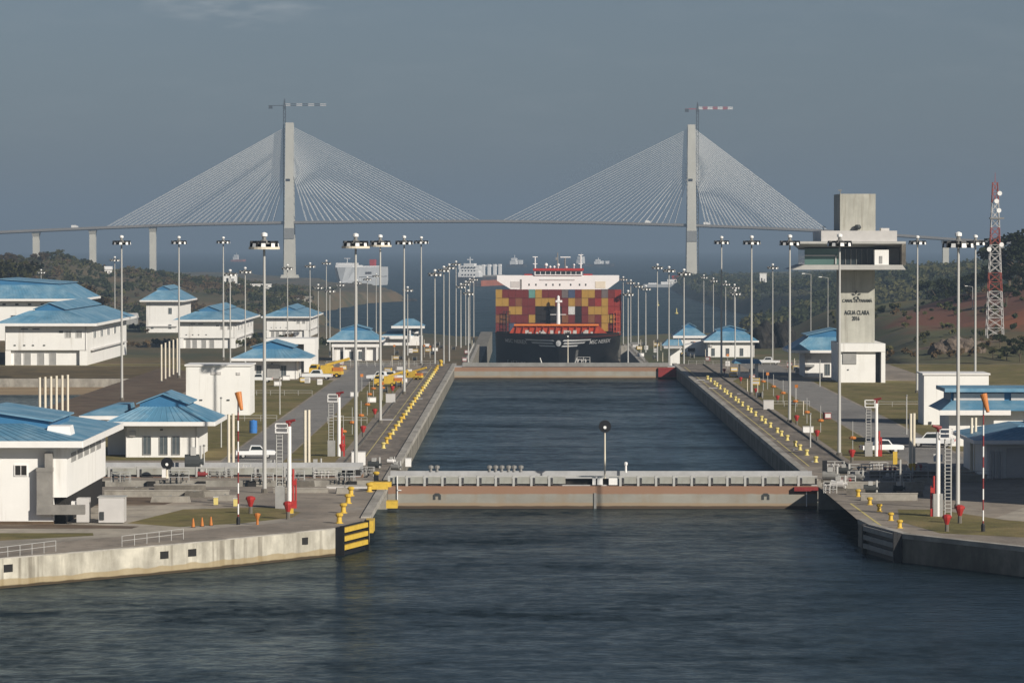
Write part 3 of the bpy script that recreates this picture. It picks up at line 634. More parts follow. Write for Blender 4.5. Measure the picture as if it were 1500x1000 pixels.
# ------------------------------------------------------------------ bridge
BY = 5330
br = thing('cable_stayed_bridge', 'long cable-stayed bridge with two tall concrete pylons far across the channel', 'bridge', (XA(718, BY), BY, -27))
bo = br.location
dk = [(-60, 343.5), (0, 339.5), (53, 337), (136, 333.5), (224, 330), (300, 327.5), (424, 325.3), (560, 323.6), (718, 323.2), (860, 325.2), (1012, 329.3), (1110, 333), (1200, 337), (1300, 343), (1385, 349), (1470, 354.5), (1560, 360)]
dm = MB(); wx = []
for (a, ya), (b, yb) in zip(dk, dk[1:]):
    p, q = P(a, ya, BY), P(b, yb, BY)
    for zz, y0, y1, hh in ((0, -13, 13, 2.0), (-2.0, -9, 9, 1.2)):
        dm.add([(p.x, BY+y0, p.z-hh+zz), (q.x, BY+y0, q.z-hh+zz), (q.x, BY+y1, q.z-hh+zz), (p.x, BY+y1, p.z-hh+zz), (p.x, BY+y0, p.z+zz), (q.x, BY+y0, q.z+zz), (q.x, BY+y1, q.z+zz), (p.x, BY+y1, p.z+zz)], [(0, 3, 2, 1), (4, 5, 6, 7), (0, 1, 5, 4), (2, 3, 7, 6)])
    dm.add([(p.x, BY-13, p.z), (q.x, BY-13, q.z), (q.x, BY-13, q.z+1.1), (p.x, BY-13, p.z+1.1)], [(0, 1, 2, 3)])
deck = dm.build('deck', M['bdeck'], br, bo)
def deckz(x):
    px = 770+x*F/BY; return P(px, interp(px, dk), BY).z
PYL = []
for cx, top, base in ((424.5, 180, 408), (1012.5, 183, 409)):
    x = XA(cx, BY); zt = ZA(top, BY); zb = ZA(base, BY); zd = deckz(x)
    PYL.append((x, zt))
    m1 = MB()
    for yo in (-15, 15):
        m1.frustum((x-7.2, x+7.2, BY+yo-5, BY+yo+5, zb-14), (x-6.2, x+6.2, BY+yo*.95-4, BY+yo*.95+4, zd-4))
        m1.frustum((x-6.0, x+6.0, BY+yo*.95-4, BY+yo*.95+4, zd-4), (x-4.9, x+4.9, BY+yo*.5-3.5, BY+yo*.5+3.5, zt))
    m1.box(x-4.4, x+4.4, BY-8, BY+8, zt-5, zt-1)
    py = m1.build('pylon', M['bconc'], br, bo)
    MB().box(x-6.6, x+6.6, BY-19.8, BY-14, zd-22, zd-8).build('crossbeam_face', M['steeld'], py, bo)
    zz = ZA(264, BY); MB().box(x-4.2, x+1.2, BY-15.6, BY-13, zz-1.6, zz+1.6).build('hatch', M['dark'], py, bo)
    MB().frustum((x-17, x+17, BY-26, BY+26, zb-16), (x-10, x+10, BY-21, BY+21, zb+5)).build('pedestal', M['bconc'], py, bo)
for px in (53, 136, 224, 1385, 1465):
    x = XA(px, BY); zd = deckz(x)
    MB().box(x-4, x+4, BY-6, BY+6, -60, zd-5).frustum((x-4, x+4, BY-6, BY+6, zd-9), (x-5, x+5, BY-10, BY+10, zd-3)).build('pier', M['bconc'], br, bo)
nc = 0; rest = MB(); protos = []
fans = [(0, 156), (0, 704), (1, 736), (1, 1212)]
for k in range(30):
    for tw, endpx in fans:
        tx, tz = PYL[tw]; ex = XA(endpx, BY); s = 1 if ex > tx else -1
        t = (k+1.0)/30; x1 = lerp(tx+s*14, ex, t**.98); z0 = tz-6-(1-t)*62; z1 = deckz(x1)
        for yo in (-10, 10):
            a = (tx+s*4.6, BY+yo*.55, z0); b = (x1, BY+yo*1.1, z1)
            if yo < 0 and k % 6 != 1 and nc < 100:
                MB().cyl(a, b, .26, .26, 5, False).build('stay_cable', M['cable'], br, bo); nc += 1
            else: rest.cyl(a, b, .26, .26, 5, False)
o = rest.build('stay_cables', M['cable'], br, bo); o['kind'] = 'stuff'
def crane(label, px, jy, x0, x1, white, hookx):
    x = XA(px, BY-2); zj = ZA(jy, BY); zb = -19; s = 1
    r = thing('tower_crane', label, 'crane', (x, BY-2, zb)); off = r.location
    m1 = MB()
    for ax in (-1.4, 1.4):
        for ay in (-1.4, 1.4): m1.cyl((x+ax, BY-2+ay, zb-12), (x+ax, BY-2+ay, zj), .62, .62, 4)
    z = zb; d = 1
    while z < zj-5:
        for ay in (-1.4, 1.4): m1.cyl((x-1.4*d, BY-2+ay, z), (x+1.4*d, BY-2+ay, z+5), .4, .4, 4)
        z += 5; d = -d
    m1.build('mast', M['ink'], r, off)
    a, b = XA(x0, BY), XA(x1, BY)
    long_, short = (b, a) if abs(b-x) > abs(a-x) else (a, b)
    j = MB(); cols = 7
    for q in range(14):
        j.mi = (q//2) % 2
        xa, xb = lerp(x, long_, q/14), lerp(x, long_, (q+1)/14)
        j.tube([(xa, BY-3, zj), (xb, BY-3, zj)], .6, 4); j.tube([(xa, BY-1, zj), (xb, BY-1, zj)], .6, 4); j.tube([(xa, BY-2, zj+2.4), (xb, BY-2, zj+2.4)], .55, 4)
        j.tube([(xa, BY-2.6, zj), ((xa+xb)/2, BY-2, zj+2.4), (xb, BY-2.6, zj)], .25, 4)
    j.build('jib', white, r, off)
    cj = MB(); cj.box(min(x, short), max(x, short), BY-3.2, BY-.8, zj-.4, zj+.5); cj.build('counter_jib', white[1], r, off)
    MB().box(min(short, short+5), max(short, short+5), BY-3.5, BY-.5, zj-4, zj+.3).build('counterweight', M['ink'], r, off)
    MB().frustum((x-1.6, x+1.6, BY-3.6, BY-.4, zj), (x-.5, x+.5, BY-2.5, BY-1.5, zj+9)).box(x-2, x+2, BY-5, BY-2.5, zj-4, zj-.5).build('cab', M['ink'], r, off)
    return r
crane('grey tower crane rising beside the bridge pylon opposite the control tower', 417, 155, 394, 478, [M['cabinet'], M['ink']], 0)
crane('red and white tower crane rising beside the bridge pylon nearer the control tower', 1021.5, 160, 1003, 1073, [M['trim'], M['red']], 0)
def truck(label, px, s):
    x = XA(px, BY); z = deckz(x)
    r = thing('lorry', label, 'lorry', (x, BY-9, z+.05)); k = s
    MB().box(-4*k, 2.4*k, -1.4, 1.4, 1, 4.2).build('box_body', M['trim'], r); MB().box(2.6*k, 5*k, -1.3, 1.3, .7, 3.3).build('cab', M['trim'], r)
    w = MB()
    for xx in (-3, -1.6, 3.8):
        for yy in (-1.2, 1.2): w.cyl((xx*k, yy-.2, .5), (xx*k, yy+.2, .5), .5, .5, 8)
    w.build('wheels', M['rubber'], r)
truck('white lorry crossing the bridge at the far end from the tower', 110, 1.0); truck('white lorry on the bridge just past the second pylon', 1034, .9); truck('white lorry on the bridge span short of the second pylon', 948, .8)
# ------------------------------------------------------------------ lock buildings
def hip(parent, x0, x1, y0, y1, ez, rise, ins, ov=1.8, mon=None, off=None, fas=.55):
    """blue hipped roof with white fascia and a raised gablet"""
    X0, X1, Y0, Y1 = x0-ov, x1+ov, y0-ov, y1+ov
    rf = MB().frustum((X0, X1, Y0, Y1, ez+.02), (X0+ins, X1-ins, Y0+ins, Y1-ins, ez+rise))
    w = X1-X0-2*ins; n = max(2, int((X1-X0)/1.1))
    for k in range(n+1):                                        # standing seams on the front slope
        t = k/n; xb = lerp(X0, X1, t); xt = lerp(X0+ins, X1-ins, t)
        rf.add([(xb-.04, Y0, ez+.03), (xb+.04, Y0, ez+.03), (xt+.04, Y0+ins, ez+rise+.01), (xt-.04, Y0+ins, ez+rise+.01), (xb, Y0, ez+.08), (xt, Y0+ins, ez+rise+.06)], [(0, 4, 5, 3), (4, 1, 2, 5)])
    roof = rf.build('roof', M['roof'], parent, off)
    MB().box(X0-.05, X1+.05, Y0-.12, Y0, ez-fas, ez+.10).box(X0-.05, X1+.05, Y1, Y1+.12, ez-fas, ez+.10).box(X0-.12, X0, Y0, Y1, ez-fas, ez+.10).box(X1, X1+.12, Y0, Y1, ez-fas, ez+.10).build('fascia', M['trim'], roof, off)
    MB().box(X0+.01, X1-.01, Y0+.01, Y1-.01, ez-.22, ez-.1).build('soffit', M['cabinet'], roof, off)
    if mon is None: mon = (X0+ins-.6, X1-ins+.6, Y0+ins-.4, Y1-ins+.4, .75, 1.3)
    a, b, c, d, hw, hr = mon; z = ez+rise-.25; mx = (a+b)/2
    MB().slabxz([(a+.5, z-.6), (b-.5, z-.6), (b-.5, z+hw), (mx, z+hw+hr*.93), (a+.5, z+hw)], c+.5, d-.5).build('gablet', M['roofend'], roof, off)
    g = MB()
    for xe, s in ((a, 1), (b, -1)):
        g.slabxz([(xe, z+hw-.15), (mx, z+hw+hr), (mx, z+hw+hr+.16), (xe, z+hw+.02)][::s], c, d)
    g.build('ridge_cap', M['roof'], roof, off)
    return roof
def opening(parent, wall_y, x, z, w, h, kind='window', off=None, pane='winglass', side=None, frame='trim'):
    """framed window / door set on the wall face facing the water (-Y), or side=+1 on a +X wall at x=wall_y"""
    fw = .09 if kind == 'window' else .12
    f = MB(); p = MB()
    def bx(mb, a0, a1, d0, d1, z0, z1):
        if side is None: mb.box(a0, a1, wall_y-d1, wall_y-d0, z0, z1)
        else: mb.box(min(wall_y+side*d0, wall_y+side*d1), max(wall_y+side*d0, wall_y+side*d1), a0, a1, z0, z1)
    bx(f, x, x+w, .003, .12, z+h-fw, z+h); bx(f, x, x+w, .003, .12, z, z+fw); bx(f, x, x+fw, .003, .12, z+fw, z+h-fw); bx(f, x+w-fw, x+w, .003, .12, z+fw, z+h-fw)
    if kind == 'window' and w > .8: bx(f, x+w/2-.03, x+w/2+.03, .003, .1, z+fw, z+h-fw)
    fr = f.build(kind, M[frame], parent, off)
    bx(p, x+fw, x+w-fw, .002, .05, z+fw, z+h-fw); p.build('pane' if kind == 'window' else 'leaf', M[pane], fr, off)
    return fr
def vents(parent, wall_y, xs, z, w, h, off, m='ink', name='vent'):
    for x in xs: MB().box(x, x+w, wall_y-.14, wall_y-.003, z, z+h).build(name, M[m], parent, off)
# -- the tall machinery house at the near left corner
b = thing('machinery_house', 'big white house with blue roof, wall duct and one dark window, nearest the camera', 'building', (-58, 445, 0)); off = b.location
YA = 445; x77 = XA(77, YA); x97 = XA(97, YA); ez = ZA(652, YA)
w = MB().box(-84, x77, YA, 486, -.3, ez-.3).build('wall', M['white'], b, off)
MB().box(-84.02, x77+.03, YA-.05, 486.02, -.35, .35).build('plinth', M['soil'], w, off)
MB().box(x77+.003, x97, YA-.02, 486, 3.0, ez-.3).build('upper_bay', M['white'], b, off)
hip(b, -84, x97, YA, 486, ez+.45, 1.6, 7.5, 1.9, (-69, -53.2, 452.6, 474, .6, 1.05), off, .62)
opening(b, YA, XA(20, YA), ZA(697, YA), 1.45, 1.25, 'window', off, 'dark')
dx0, dx1 = XA(66, YA), XA(77, YA)
du = MB(); du.box(dx0, dx0+.85, YA-.95, YA-.1, 2.2, ZA(662, YA)).box(dx0-.9, dx0-.0, YA-.95, YA-.1, 2.0, ZA(688, YA)); du.box(dx0-.9, dx0+4.4, YA-1.1, YA-.15, 1.15, 2.2); du.box(dx0-.95, dx0+.9, YA-1.0, YA-.12, ZA(690, YA), ZA(684, YA))
du.build('wall_duct', M['duct'], b, off)
MB().box(x77+.1, x97-.3, YA+1.2, 485, 0, 2.98).build('undercroft', M['dark'], b, off)
lv = MB()
for k in range(5): lv.box(x97+.003, x97+.1, 449+k*6.6, 453.6+k*6.6, ez-2.1, ez-1.1)
lv.build('louvre', M['grey'], b, off)
sky = MB().frustum((-53.6, -50.8, 449.5, 453.5, ez+.9), (-53.4, -51.0, 449.7, 453.3, ez+1.9)).build('skylight', M['trim'], b, off)
o = thing('air_unit', 'large pale grey equipment box beside the big white house corner', 'equipment box', (XA(162, 447), 447, 0)); xx = o.location.x
MB().box(XA(144, 447)-xx, XA(181, 447)-xx, -.5, 2.5, .1, 2.85).build('casing', M['cabinet'], o); MB().box(XA(142, 447)-xx, XA(183, 447)-xx, -.55, 2.6, 2.86, 2.95).build('lid', M['steel'], o)
MB().box(XA(146, 447)-xx, XA(152, 447)-xx, -.62, -.52, .4, 1.3).build('louvre', M['ink'], o)
o = thing('air_unit', 'narrow grey cabinet under the overhanging bay of the big white house', 'equipment box', (XA(120, 447), 447, 0)); xx = o.location.x
MB().box(XA(111, 447)-xx, XA(129, 447)-xx, 0, 2, .1, 2.75).build('casing', M['cabinet'], o); MB().box(XA(103, 447)-xx, XA(110.5, 447)-xx, .2, 1.6, 1.6, 2.4).build('side_box', M['trim'], o)
# -- small pump houses: one kind, four copies
def pump_house(label, xf, w, y, z, dep=18, eave=4.6, doors=(1, 3.7, 6.2), ins=4.6, rise=2.1, ov=3.2, sideov=True):
    b = thing('pump_house', label, 'building', (xf+w/2, y, z)); off = b.location
    MB().box(xf, xf+w, y, y+dep, z-.4, z+eave+.4).build('wall', M['white'], b, off)
    hip(b, xf, xf+w, y, y+dep, z+eave+.55, rise, ins, ov, None, off, .5)
    for q in (.12, w-.25): MB().cyl((xf+q, y-.1, z), (xf+q, y-.1, z+eave), .06, .06, 6).build('downpipe', M['cabinet'], b, off)
    MB().box(xf+w*.5-.2, xf+w*.5+.2, y-.25, y-.003, z+eave-.7, z+eave-.5).build('wall_lamp', M['ink'], b, off)
    MB().box(xf+.6, xf+1.5, y-.45, y-.003, z+eave-1.5, z+eave-.8).build('air_conditioner', M['cabinet'], b, off)
    for d in doors: opening(b, y, xf+d, z+.35, 1.25, 2.7, 'window', off, 'winglass', None, 'grey')
    return b, off
b, off = pump_house('small white house with blue hipped roof and tall windows, behind the parked gate', XA(183, 583), 10.5, 583, 0, doors=(2.5, 4.9, 6.7), ov=2.6)
MB().box(XA(157, 590), XA(183, 590)-.01, 590, 601, -.2, 4.3).build('side_wing', M['white'], b, off)
MB().box(XA(116, 586), XA(182, 586), 585, 603, 5.35, 5.9).build('wing_fascia', M['trim'], b, off); MB().frustum((XA(116, 586), XA(182, 586), 585.2, 603, 5.92), (XA(160, 586), XA(182, 586), 590, 600, 7.3)).build('wing_roof', M['roof'], b, off)
b, off = pump_house('low white house with blue hipped roof behind the plain white block', XA(362, 913), 11.2, 913, 0, doors=(2, 7.6), ov=3.4, eave=4.1)
MB().box(XA(391, 913), XA(410, 913), 912.3, 912.9, .1, 3.2).build('grey_shutter', M['grey'], b, off)
b, off = pump_house('open fronted white house with blue roof near the far gate, on the sunlit side', XA(489, 1345), 14.2, 1345, -8.7, doors=(2.2, 5.2, 8.2), ov=2.2, eave=6.2, rise=3.2)
MB().box(XA(486, 1345), XA(556, 1345), 1343.6, 1344.95, -4.2, -3.2).build('canopy', M['trim'], b, off)
for k in range(5): MB().box(XA(487+k*16, 1345), XA(489+k*16, 1345), 1343.8, 1344.5, -8.9, -4.2).build('column', M['trim'], b, off)
b, off = pump_house('white house with blue hipped roof by the far gate, on the tower side', XA(1037, 1385), 16, 1385, -8.7, doors=(1.2, 6.2, 11), ov=1.4, eave=5.0, rise=3.2)
b, off = pump_house('white house with blue roof half hidden behind the control tower base', XA(1179, 926), 14, 926, 0, doors=(4.6,), ov=3.6, eave=5.6, rise=3.0)
MB().box(XA(1180, 925), XA(1197, 925)-.6, 924.6, 925.9, 2.4, 2.9).build('awning', M['grey'], b, off)
# -- white cubes
def cube(label, x0, x1, y, z, h, dep):
    b = thing('concrete_block_house', label, 'building', ((x0+x1)/2, y, z)); off = b.location
    MB().box(x0, x1, y, y+dep, z-.3, z+h).build('wall', M['white'], b, off)
    MB().box(x0-.25, x1+.25, y-.25, y+dep+.25, z+h, z+h+.28).build('parapet', M['trim'], b, off)
    return b, off
b, off = cube('plain windowless white block beside the road, behind the blue barrel', XA(272, 724), XA(366, 724), 724, 0, 8.8, 12)
vents(b, 724, (XA(292, 724), XA(332, 724)), 2.6, .5, .22, off)
vents(b, 724, (XA(309, 724),), 7.3, 1.8, .5, off, 'cabinet', 'crown_shadow'); vents(b, 724, (XA(346, 724),), 7.2, .7, .5, off, 'cabinet', 'crown_shadow')  # grey plates paint the shadow of a mast crown on the wall
b, off = cube('plain windowless white block behind the shadowed blue roof, tower side', XA(1354, 686), XA(1449, 686), 686, 0, 8.5, 10)
vents(b, 686, (XA(1361, 686),), .1, .5, .45, off); vents(b, 686, (XA(1376, 686),), 3.9, .45, .22, off)
b = thing('gateway_block', 'white flat roofed portal with a dark opening, below the two storey house', 'building', (XA(425, 959), 959, 0)); off = b.location
MB().box(XA(389, 959), XA(461, 959), 959, 975, 6.7, 8.0).build('roof_slab', M['white'], b, off)
MB().box(XA(445, 959), XA(461, 959), 959.01, 974.9, -.2, 6.69).build('pier', M['white'], b, off); MB().box(XA(390, 959), XA(423, 959), 962, 974.9, -.2, 6.69).build('wall', M['white'], b, off)
MB().box(XA(423, 959)+.01, XA(445, 959)-.01, 964, 974, -.2, 6.68).build('opening', M['grey'], b, off)
# -- two storey long houses
def two_storey(label, xf, y, z, w=20.6, dep=100, lo=True):
    b = thing('operations_house', label, 'building', (xf+w/2, y, z)); off = b.location
    MB().box(xf, xf+w, y+1.2, y+dep, z-.5, z+3.8).build('ground_floor_wall', M['white'], b, off)
    MB().box(xf, xf+w, y, y+dep, z+3.81, z+10.4).build('upper_wall', M['white'], b, off)
    hip(b, xf, xf+w, y, y+dep, z+10.5, 3.1, 8.0, 2.5, (xf+6.2, xf+14.6, y+6.5, y+dep-8, .7, 1.5), off, .6)
    for d in (2.2, 4.6, 8.0, 11.0): opening(b, y+1.2, xf+d, z+.05, 1.75, 3.1, 'door', off, 'grey', None, 'cabinet')
    for d in (15.1, 17.8): opening(b, y, xf+d, z+6.9, 1.6, 1.8, 'window', off, 'grey')
    for a_, c_ in ((.02, 1.4), (w-1.9, w-.02)): MB().box(xf+a_, xf+c_, y+.2, y+1.1, z-.5, z+3.8).build('end_pier', M['white'], b, off)
    vents(b, y, [xf+q for q in (4.0, 6.9)], z+9.0, 1.8, .22, off); vents(b, y, [xf+q for q in (2.2, 4.6, 6.8, 9.6)], z+4.9, .5, .28, off)
    for q in (.15, w-.3): MB().cyl((xf+q, y-.1, z+3.85), (xf+q, y-.1, z+10), .08, .08, 6).build('downpipe', M['cabinet'], b, off)
    vents(b, y, [xf+13.6], z+8.2, 1.0, .45, off)
    for k in range(5): opening(b, xf+w, y+14+k*17, z+6.4, 7, 1.9, 'window', off, 'winglass', 1)
    MB().box(xf+w+.003, xf+w+.9, y+8, y+dep-6, z+3.5, z+3.75).build('ledge', M['cabinet'], b, off)
    return b, off
two_storey('long two storey white house with blue roof beside the pond, nearest of its kind', XA(7, 1012), 1012, 0)
two_storey('long two storey white house with blue roof, middle one of three in line', XA(263, 1497), 1497, -8.7)
two_storey('long two storey white house with blue roof, farthest of three in line', XA(390, 2003), 2003, -17)
def tall(label, x0, x1, y, z, h, dep, ov, win):
    b = thing('valve_house', label, 'building', ((x0+x1)/2, y, z)); off = b.location
    MB().box(x0, x1, y, y+dep, z-.5, z+h+.2).build('wall', M['white'], b, off)
    hip(b, x0, x1, y, y+dep, z+h+.4, 4.4, 7.2, ov, None, off, .6)
    for wx, wz, ww, wh in win: opening(b, y, x0+wx, z+wz, ww, wh, 'window', off, 'winglass', None, 'cabinet')
    return b, off
b, off = tall('tall white house with blue roof standing alone near the scrub hill', XA(214, 1752), XA(262, 1752), 1752, -8.7, 13.6, 62, 2.6, [(9.6, 8, 1.6, 2.8), (9.6, 1.6, 1.4, 2.0), (2, 1.6, 1.2, 1.2)])
MB().box(XA(214, 1752), XA(259, 1752), 1751.2, 1751.9, -6.2, -5.8).build('ledge', M['cabinet'], b, off)
b, off = tall('wide white hall with long blue roof behind the nearest two storey house', -190, XA(104, 1262), 1262, 0, 12.6, 60, 2.6, [(28.6, 5, 1.6, 3)])
vents(b, 1262, [-190+q for q in (26, 30, 34, 38, 42, 46)], 11.1, 1.0, .5, off)
# far side, tower side lower houses
b = thing('gate_house', 'small two tier white house with blue pyramid roof at the lower sunlit quay', 'building', (XA(595, 1539), 1539, -8.7)); off = b.location
MB().box(XA(560, 1539), XA(618, 1539), 1539, 1552, -9, -5.2).build('wall', M['white'], b, off)
MB().frustum((XA(558, 1539), XA(606, 1539), 1537, 1552, -5.1), (XA(568, 1539), XA(598, 1539), 1541, 1550, -3.3)).build('lower_roof', M['roof'], b, off)
MB().box(XA(557, 1539), XA(607, 1539), 1536.8, 1536.98, -6.2, -5.0).build('fascia', M['trim'], b, off)
MB().box(XA(603, 1539), XA(613, 1539), 1540, 1548, -5.19, -1.9).build('upper_wall', M['winglass'], b, off); MB().box(XA(602.5, 1539), XA(614, 1539), 1539.4, 1539.9, -4.2, -3.4).build('sill', M['trim'], b, off)
rr = MB().frustum((XA(574, 1539), XA(622, 1539), 1535, 1553, -1.3), (XA(592, 1539), XA(605, 1539), 1541, 1547, 1.4)).build('upper_roof', M['roof'], b, off); MB().box(XA(573.5, 1539), XA(622.5, 1539), 1534.8, 1534.97, -2.1, -1.2).build('fascia', M['trim'], rr, off)
MB().box(XA(600, 1539), XA(602, 1539), 1536, 1537, -9, -1.4).build('column', M['trim'], b, off)
b = thing('gate_house', 'two tier white house with blue roof beyond the far gate, tower side', 'building', (XA(1008, 1560), 1560, -17)); off = b.location
MB().box(XA(990, 1560), XA(1032, 1560), 1560, 1580, -17, -6.2).build('wall', M['white'], b, off); hip(b, XA(990, 1560), XA(1032, 1560), 1560, 1580, -5.6, 3.0, 4.4, 1.0, None, off, .8)
MB().box(XA(972, 1540), XA(1000, 1540), 1540, 1552, -17, -9.6).build('wing_wall', M['white'], b, off); MB().frustum((XA(966, 1540), XA(1002, 1540), 1537, 1555, -9.4), (XA(978, 1540), XA(998, 1540), 1542, 1550, -6.6)).build('wing_roof', M['roof'], b, off); MB().box(XA(966, 1540), XA(1002, 1540), 1536.8, 1536.95, -10.3, -9.3).build('fascia', M['trim'], b, off)
opening(b, 1560, XA(1012, 1560), -9, 1.4, 1.4, 'window', off, 'dark')
b = thing('shed', 'low white shed with an open bay between the two tower side blue roofed houses', 'building', (XA(1015, 1400), 1400, -8.7)); off = b.location
MB().slabxz([(XA(1003, 1400), -9), (XA(1034, 1400), -9), (XA(1034, 1400), -3.6), (XA(1003, 1400), -5.0)], 1400, 1412).build('wall', M['white'], b, off); MB().box(XA(1008, 1400), XA(1018, 1400), 1399.8, 1399.99, -7.2, -6.0).build('opening', M['dark'], b, off)
b = thing('shelter', 'small white shelter with flat pale blue roof on the tower side quay', 'shelter', (XA(1093, 922), 922, 0)); off = b.location
MB().box(XA(1083, 922), XA(1111, 922), 922, 928, 0, .001+1.1).build('low_wall', M['white'], b, off); MB().box(XA(1082, 922), XA(1084.5, 922), 921.5, 922.3, 0, 3.0).box(XA(1107, 922), XA(1111, 922), 921.9, 926, 1.12, 3.2).build('post', M['white'], b, off)
MB().frustum((XA(1074, 922), XA(1116, 922), 919, 931, 3.3), (XA(1078, 922), XA(1112, 922), 921, 929, 4.1)).build('roof', M['roof'], b, off)
b = thing('shelter', 'low white shed with flat grey roof down the tower side lower quay', 'shelter', (XA(987, 1290), 1290, -8.7)); off = b.location
MB().box(XA(982, 1290), XA(996, 1290), 1290, 1298, -8.8, -3.2).build('wall', M['white'], b, off); MB().box(XA(972, 1290), XA(999, 1290), 1286, 1300, -3.1, -2.5).build('roof', M['cabinet'], b, off)
b = thing('shelter', 'tiny white hut at the lower quay edge next to the ship', 'shelter', (XA(931, 1640), 1640, -17)); off = b.location
MB().box(XA(924, 1640), XA(940, 1640), 1640, 1648, -17.2, -11).build('wall', M['white'], b, off); MB().box(XA(923, 1640), XA(941, 1640), 1638, 1649, -10.9, -10.2).build('roof', M['steeld'], b, off)
# -- right edge houses
b = thing('machinery_house', 'white house with pale clerestory under a blue roof, behind the windsock', 'building', (XA(1440, 615), 615, 0)); off = b.location
x0 = XA(1391, 615); x1 = XA(1530, 615); ez = ZA(601, 615)
MB().box(x0, x1, 615, 629, -.3, ez).build('wall', M['white'], b, off)
rf = MB().frustum((x0-1.6, x1, 612.6, 631, ez+.05), (x0+.6, x1, 617, 629, ZA(586, 618))).build('roof', M['roof'], b, off); MB().box(x0-1.7, XA(1482, 612), 612.4, 612.58, ez-.6, ez+.15).build('fascia', M['trim'], rf, off)
MB().box(x0+.5, x1, 617.4, 628, ZA(588, 617), ZA(574, 617)).build('clerestory_wall', M['roofend'], b, off)
for a, c in ((1398, 1472), (1482, 1530)): MB().box(XA(a, 617), XA(c, 617), 617.1, 617.38, ZA(586, 617), ZA(576, 617)).build('clerestory_pane', M['cabinet'], b, off)
MB().box(x0-.6, x1, 615.6, 629, ZA(573.5, 617), ZA(568, 617)).build('upper_roof', M['roof'], b, off)
b = thing('machinery_house', 'shaded house with dark blue roof and grey roller door at the photo edge', 'building', (XA(1490, 532), 532, 0)); off = b.location
x0 = XA(1446, 532); x1 = x0+26; ez = ZA(648, 532)
MB().box(x0, x1, 532, 560, -.3, ez).build('wall', M['white'], b, off); hip(b, x0, x1, 532, 556, ez+.3, 1.7, 7, 1.8, (x0+7, x1-7, 538, 550, .5, .9), off, .4)
opening(b, 532, XA(1475, 532), .1, 4.6, 3.9, 'door', off, 'cabinet', None, 'cabinet')
for k in range(3): MB().box(XA(1450+k*8, 532), XA(1452+k*8, 532), 531.4, 531.95, 0, 3.6).build('buttress', M['cabinet'], b, off)
# added unseen house on the tower side, made tall to shade the roller door house
b = thing('machinery_house', 'added unseen white house on the tower side, put there to cast shade', 'building', (80, 468, 0)); off = b.location
MB().box(67.5, 95, 470, 521, -.3, 16).build('wall', M['white'], b, off); hip(b, 67.5, 95, 470, 521, 16.3, 2.6, 8, .6, None, off, .6)
# ------------------------------------------------------------------ control tower
t = thing('control_tower', 'tall concrete control tower with a wide glazed cab and a square head', 'control tower', (XA(1257, 897), 897, 0)); off = t.location
yb = 890; X = lambda px, y=890: XA(px, y)
bb = MB().box(X(1230), X(1283), yb+.3, 914, -.3, ZA(515, yb)).build('base_block', M['white'], t, off)
MB().box(X(1229.6), X(1297), yb-.6, 914.3, ZA(515, yb)+.01, ZA(503, yb)).build('roof_slab', M['white'], bb, off)
MB().box(X(1291), X(1297), yb-.5, 913, -.3, ZA(515, yb)).build('column', M['white'], bb, off)
MB().box(X(1283)+.01, X(1291)-.01, yb+4, 913, -.3, ZA(515, yb)).build('recess', M['grey'], bb, off)
MB().box(X(1235), X(1255), yb+.1, yb+.29, ZA(533, yb), ZA(516, yb)).build('louvre', M['grey'], bb, off)
MB().box(X(1242), X(1244), yb+.12, yb+.29, ZA(542, yb), ZA(540.5, yb)).build('wall_lamp', M['ink'], bb, off)
ys = 897; zs0 = ZA(503, yb)
MB().box(XA(1231.5, ys), XA(1281.5, ys), ys, 909, zs0+.01, ZA(357, ys)).build('shaft', M['shaft'], t, off)
MB().box(XA(1230.5, 893), XA(1282.5, 893), 893, 911, ZA(338, 893), ZA(284, 893)).build('tower_head', M['shaft'], t, off)
yc = 889
MB().box(XA(1203, yc+1), XA(1314, yc+1), yc+1, 916, ZA(353.5, yc), ZA(338, yc)).build('plant_deck', M['cabinet'], t, off)
cabr = MB()
cabr.box(XA(1160, yc), XA(1327, yc), yc, 916, ZA(357, yc), ZA(353.6, yc))
cabr.add([(XA(1160, yc), yc, ZA(357, yc)-.01), (XA(1327, yc), yc, ZA(357, yc)-.01), (XA(1322, yc), 899, ZA(366, yc)), (XA(1175, yc), 899, ZA(366, yc))], [(0, 1, 2, 3)])
cabt = cabr.build('cab_roof', M['steel'], t, off)
MB().slabxz([(XA(1160, yc), ZA(395, yc)), (XA(1327, yc), ZA(395, yc)), (XA(1322, yc), ZA(388, yc)), (XA(1178, yc), ZA(388, yc))], yc, 916).build('cab_floor', M['steel'], t, off)
MB().box(XA(1321, yc), XA(1327, yc), yc+.02, 915.9, ZA(388, yc)+.0, ZA(357, yc)-.02).build('cab_side', M['concd'], t, off)
MB().box(XA(1303, yc), XA(1321, yc)-.01, 895, 915, ZA(388, yc)+.01, ZA(364, yc)).build('recess_wall', M['grey'], t, off)
MB().box(XA(1181, yc), XA(1233, yc), 894.2, 915, ZA(388, yc)+.01, ZA(364, yc)).build('green_glazing', M['gglass'], t, off)
MB().box(XA(1181, yc), XA(1229, yc), 893.9, 894.15, ZA(375.5, yc), ZA(373.5, yc)).box(XA(1226, yc), XA(1228, yc), 893.9, 894.15, ZA(387, yc), ZA(373.5, yc)).build('glazing_bar', M['steel'], t, off)
MB().box(XA(1233.2, yc), XA(1282, yc), 894.4, 915, ZA(388, yc)+.01, ZA(364, yc)).build('dark_glazing', M['glass'], t, off)
for q in (1241, 1249, 1257, 1265, 1273): MB().box(XA(q, yc), XA(q+.7, yc), 894.2, 894.38, ZA(387.5, yc), ZA(365, yc)).build('mullion', M['steeld'], t, off)
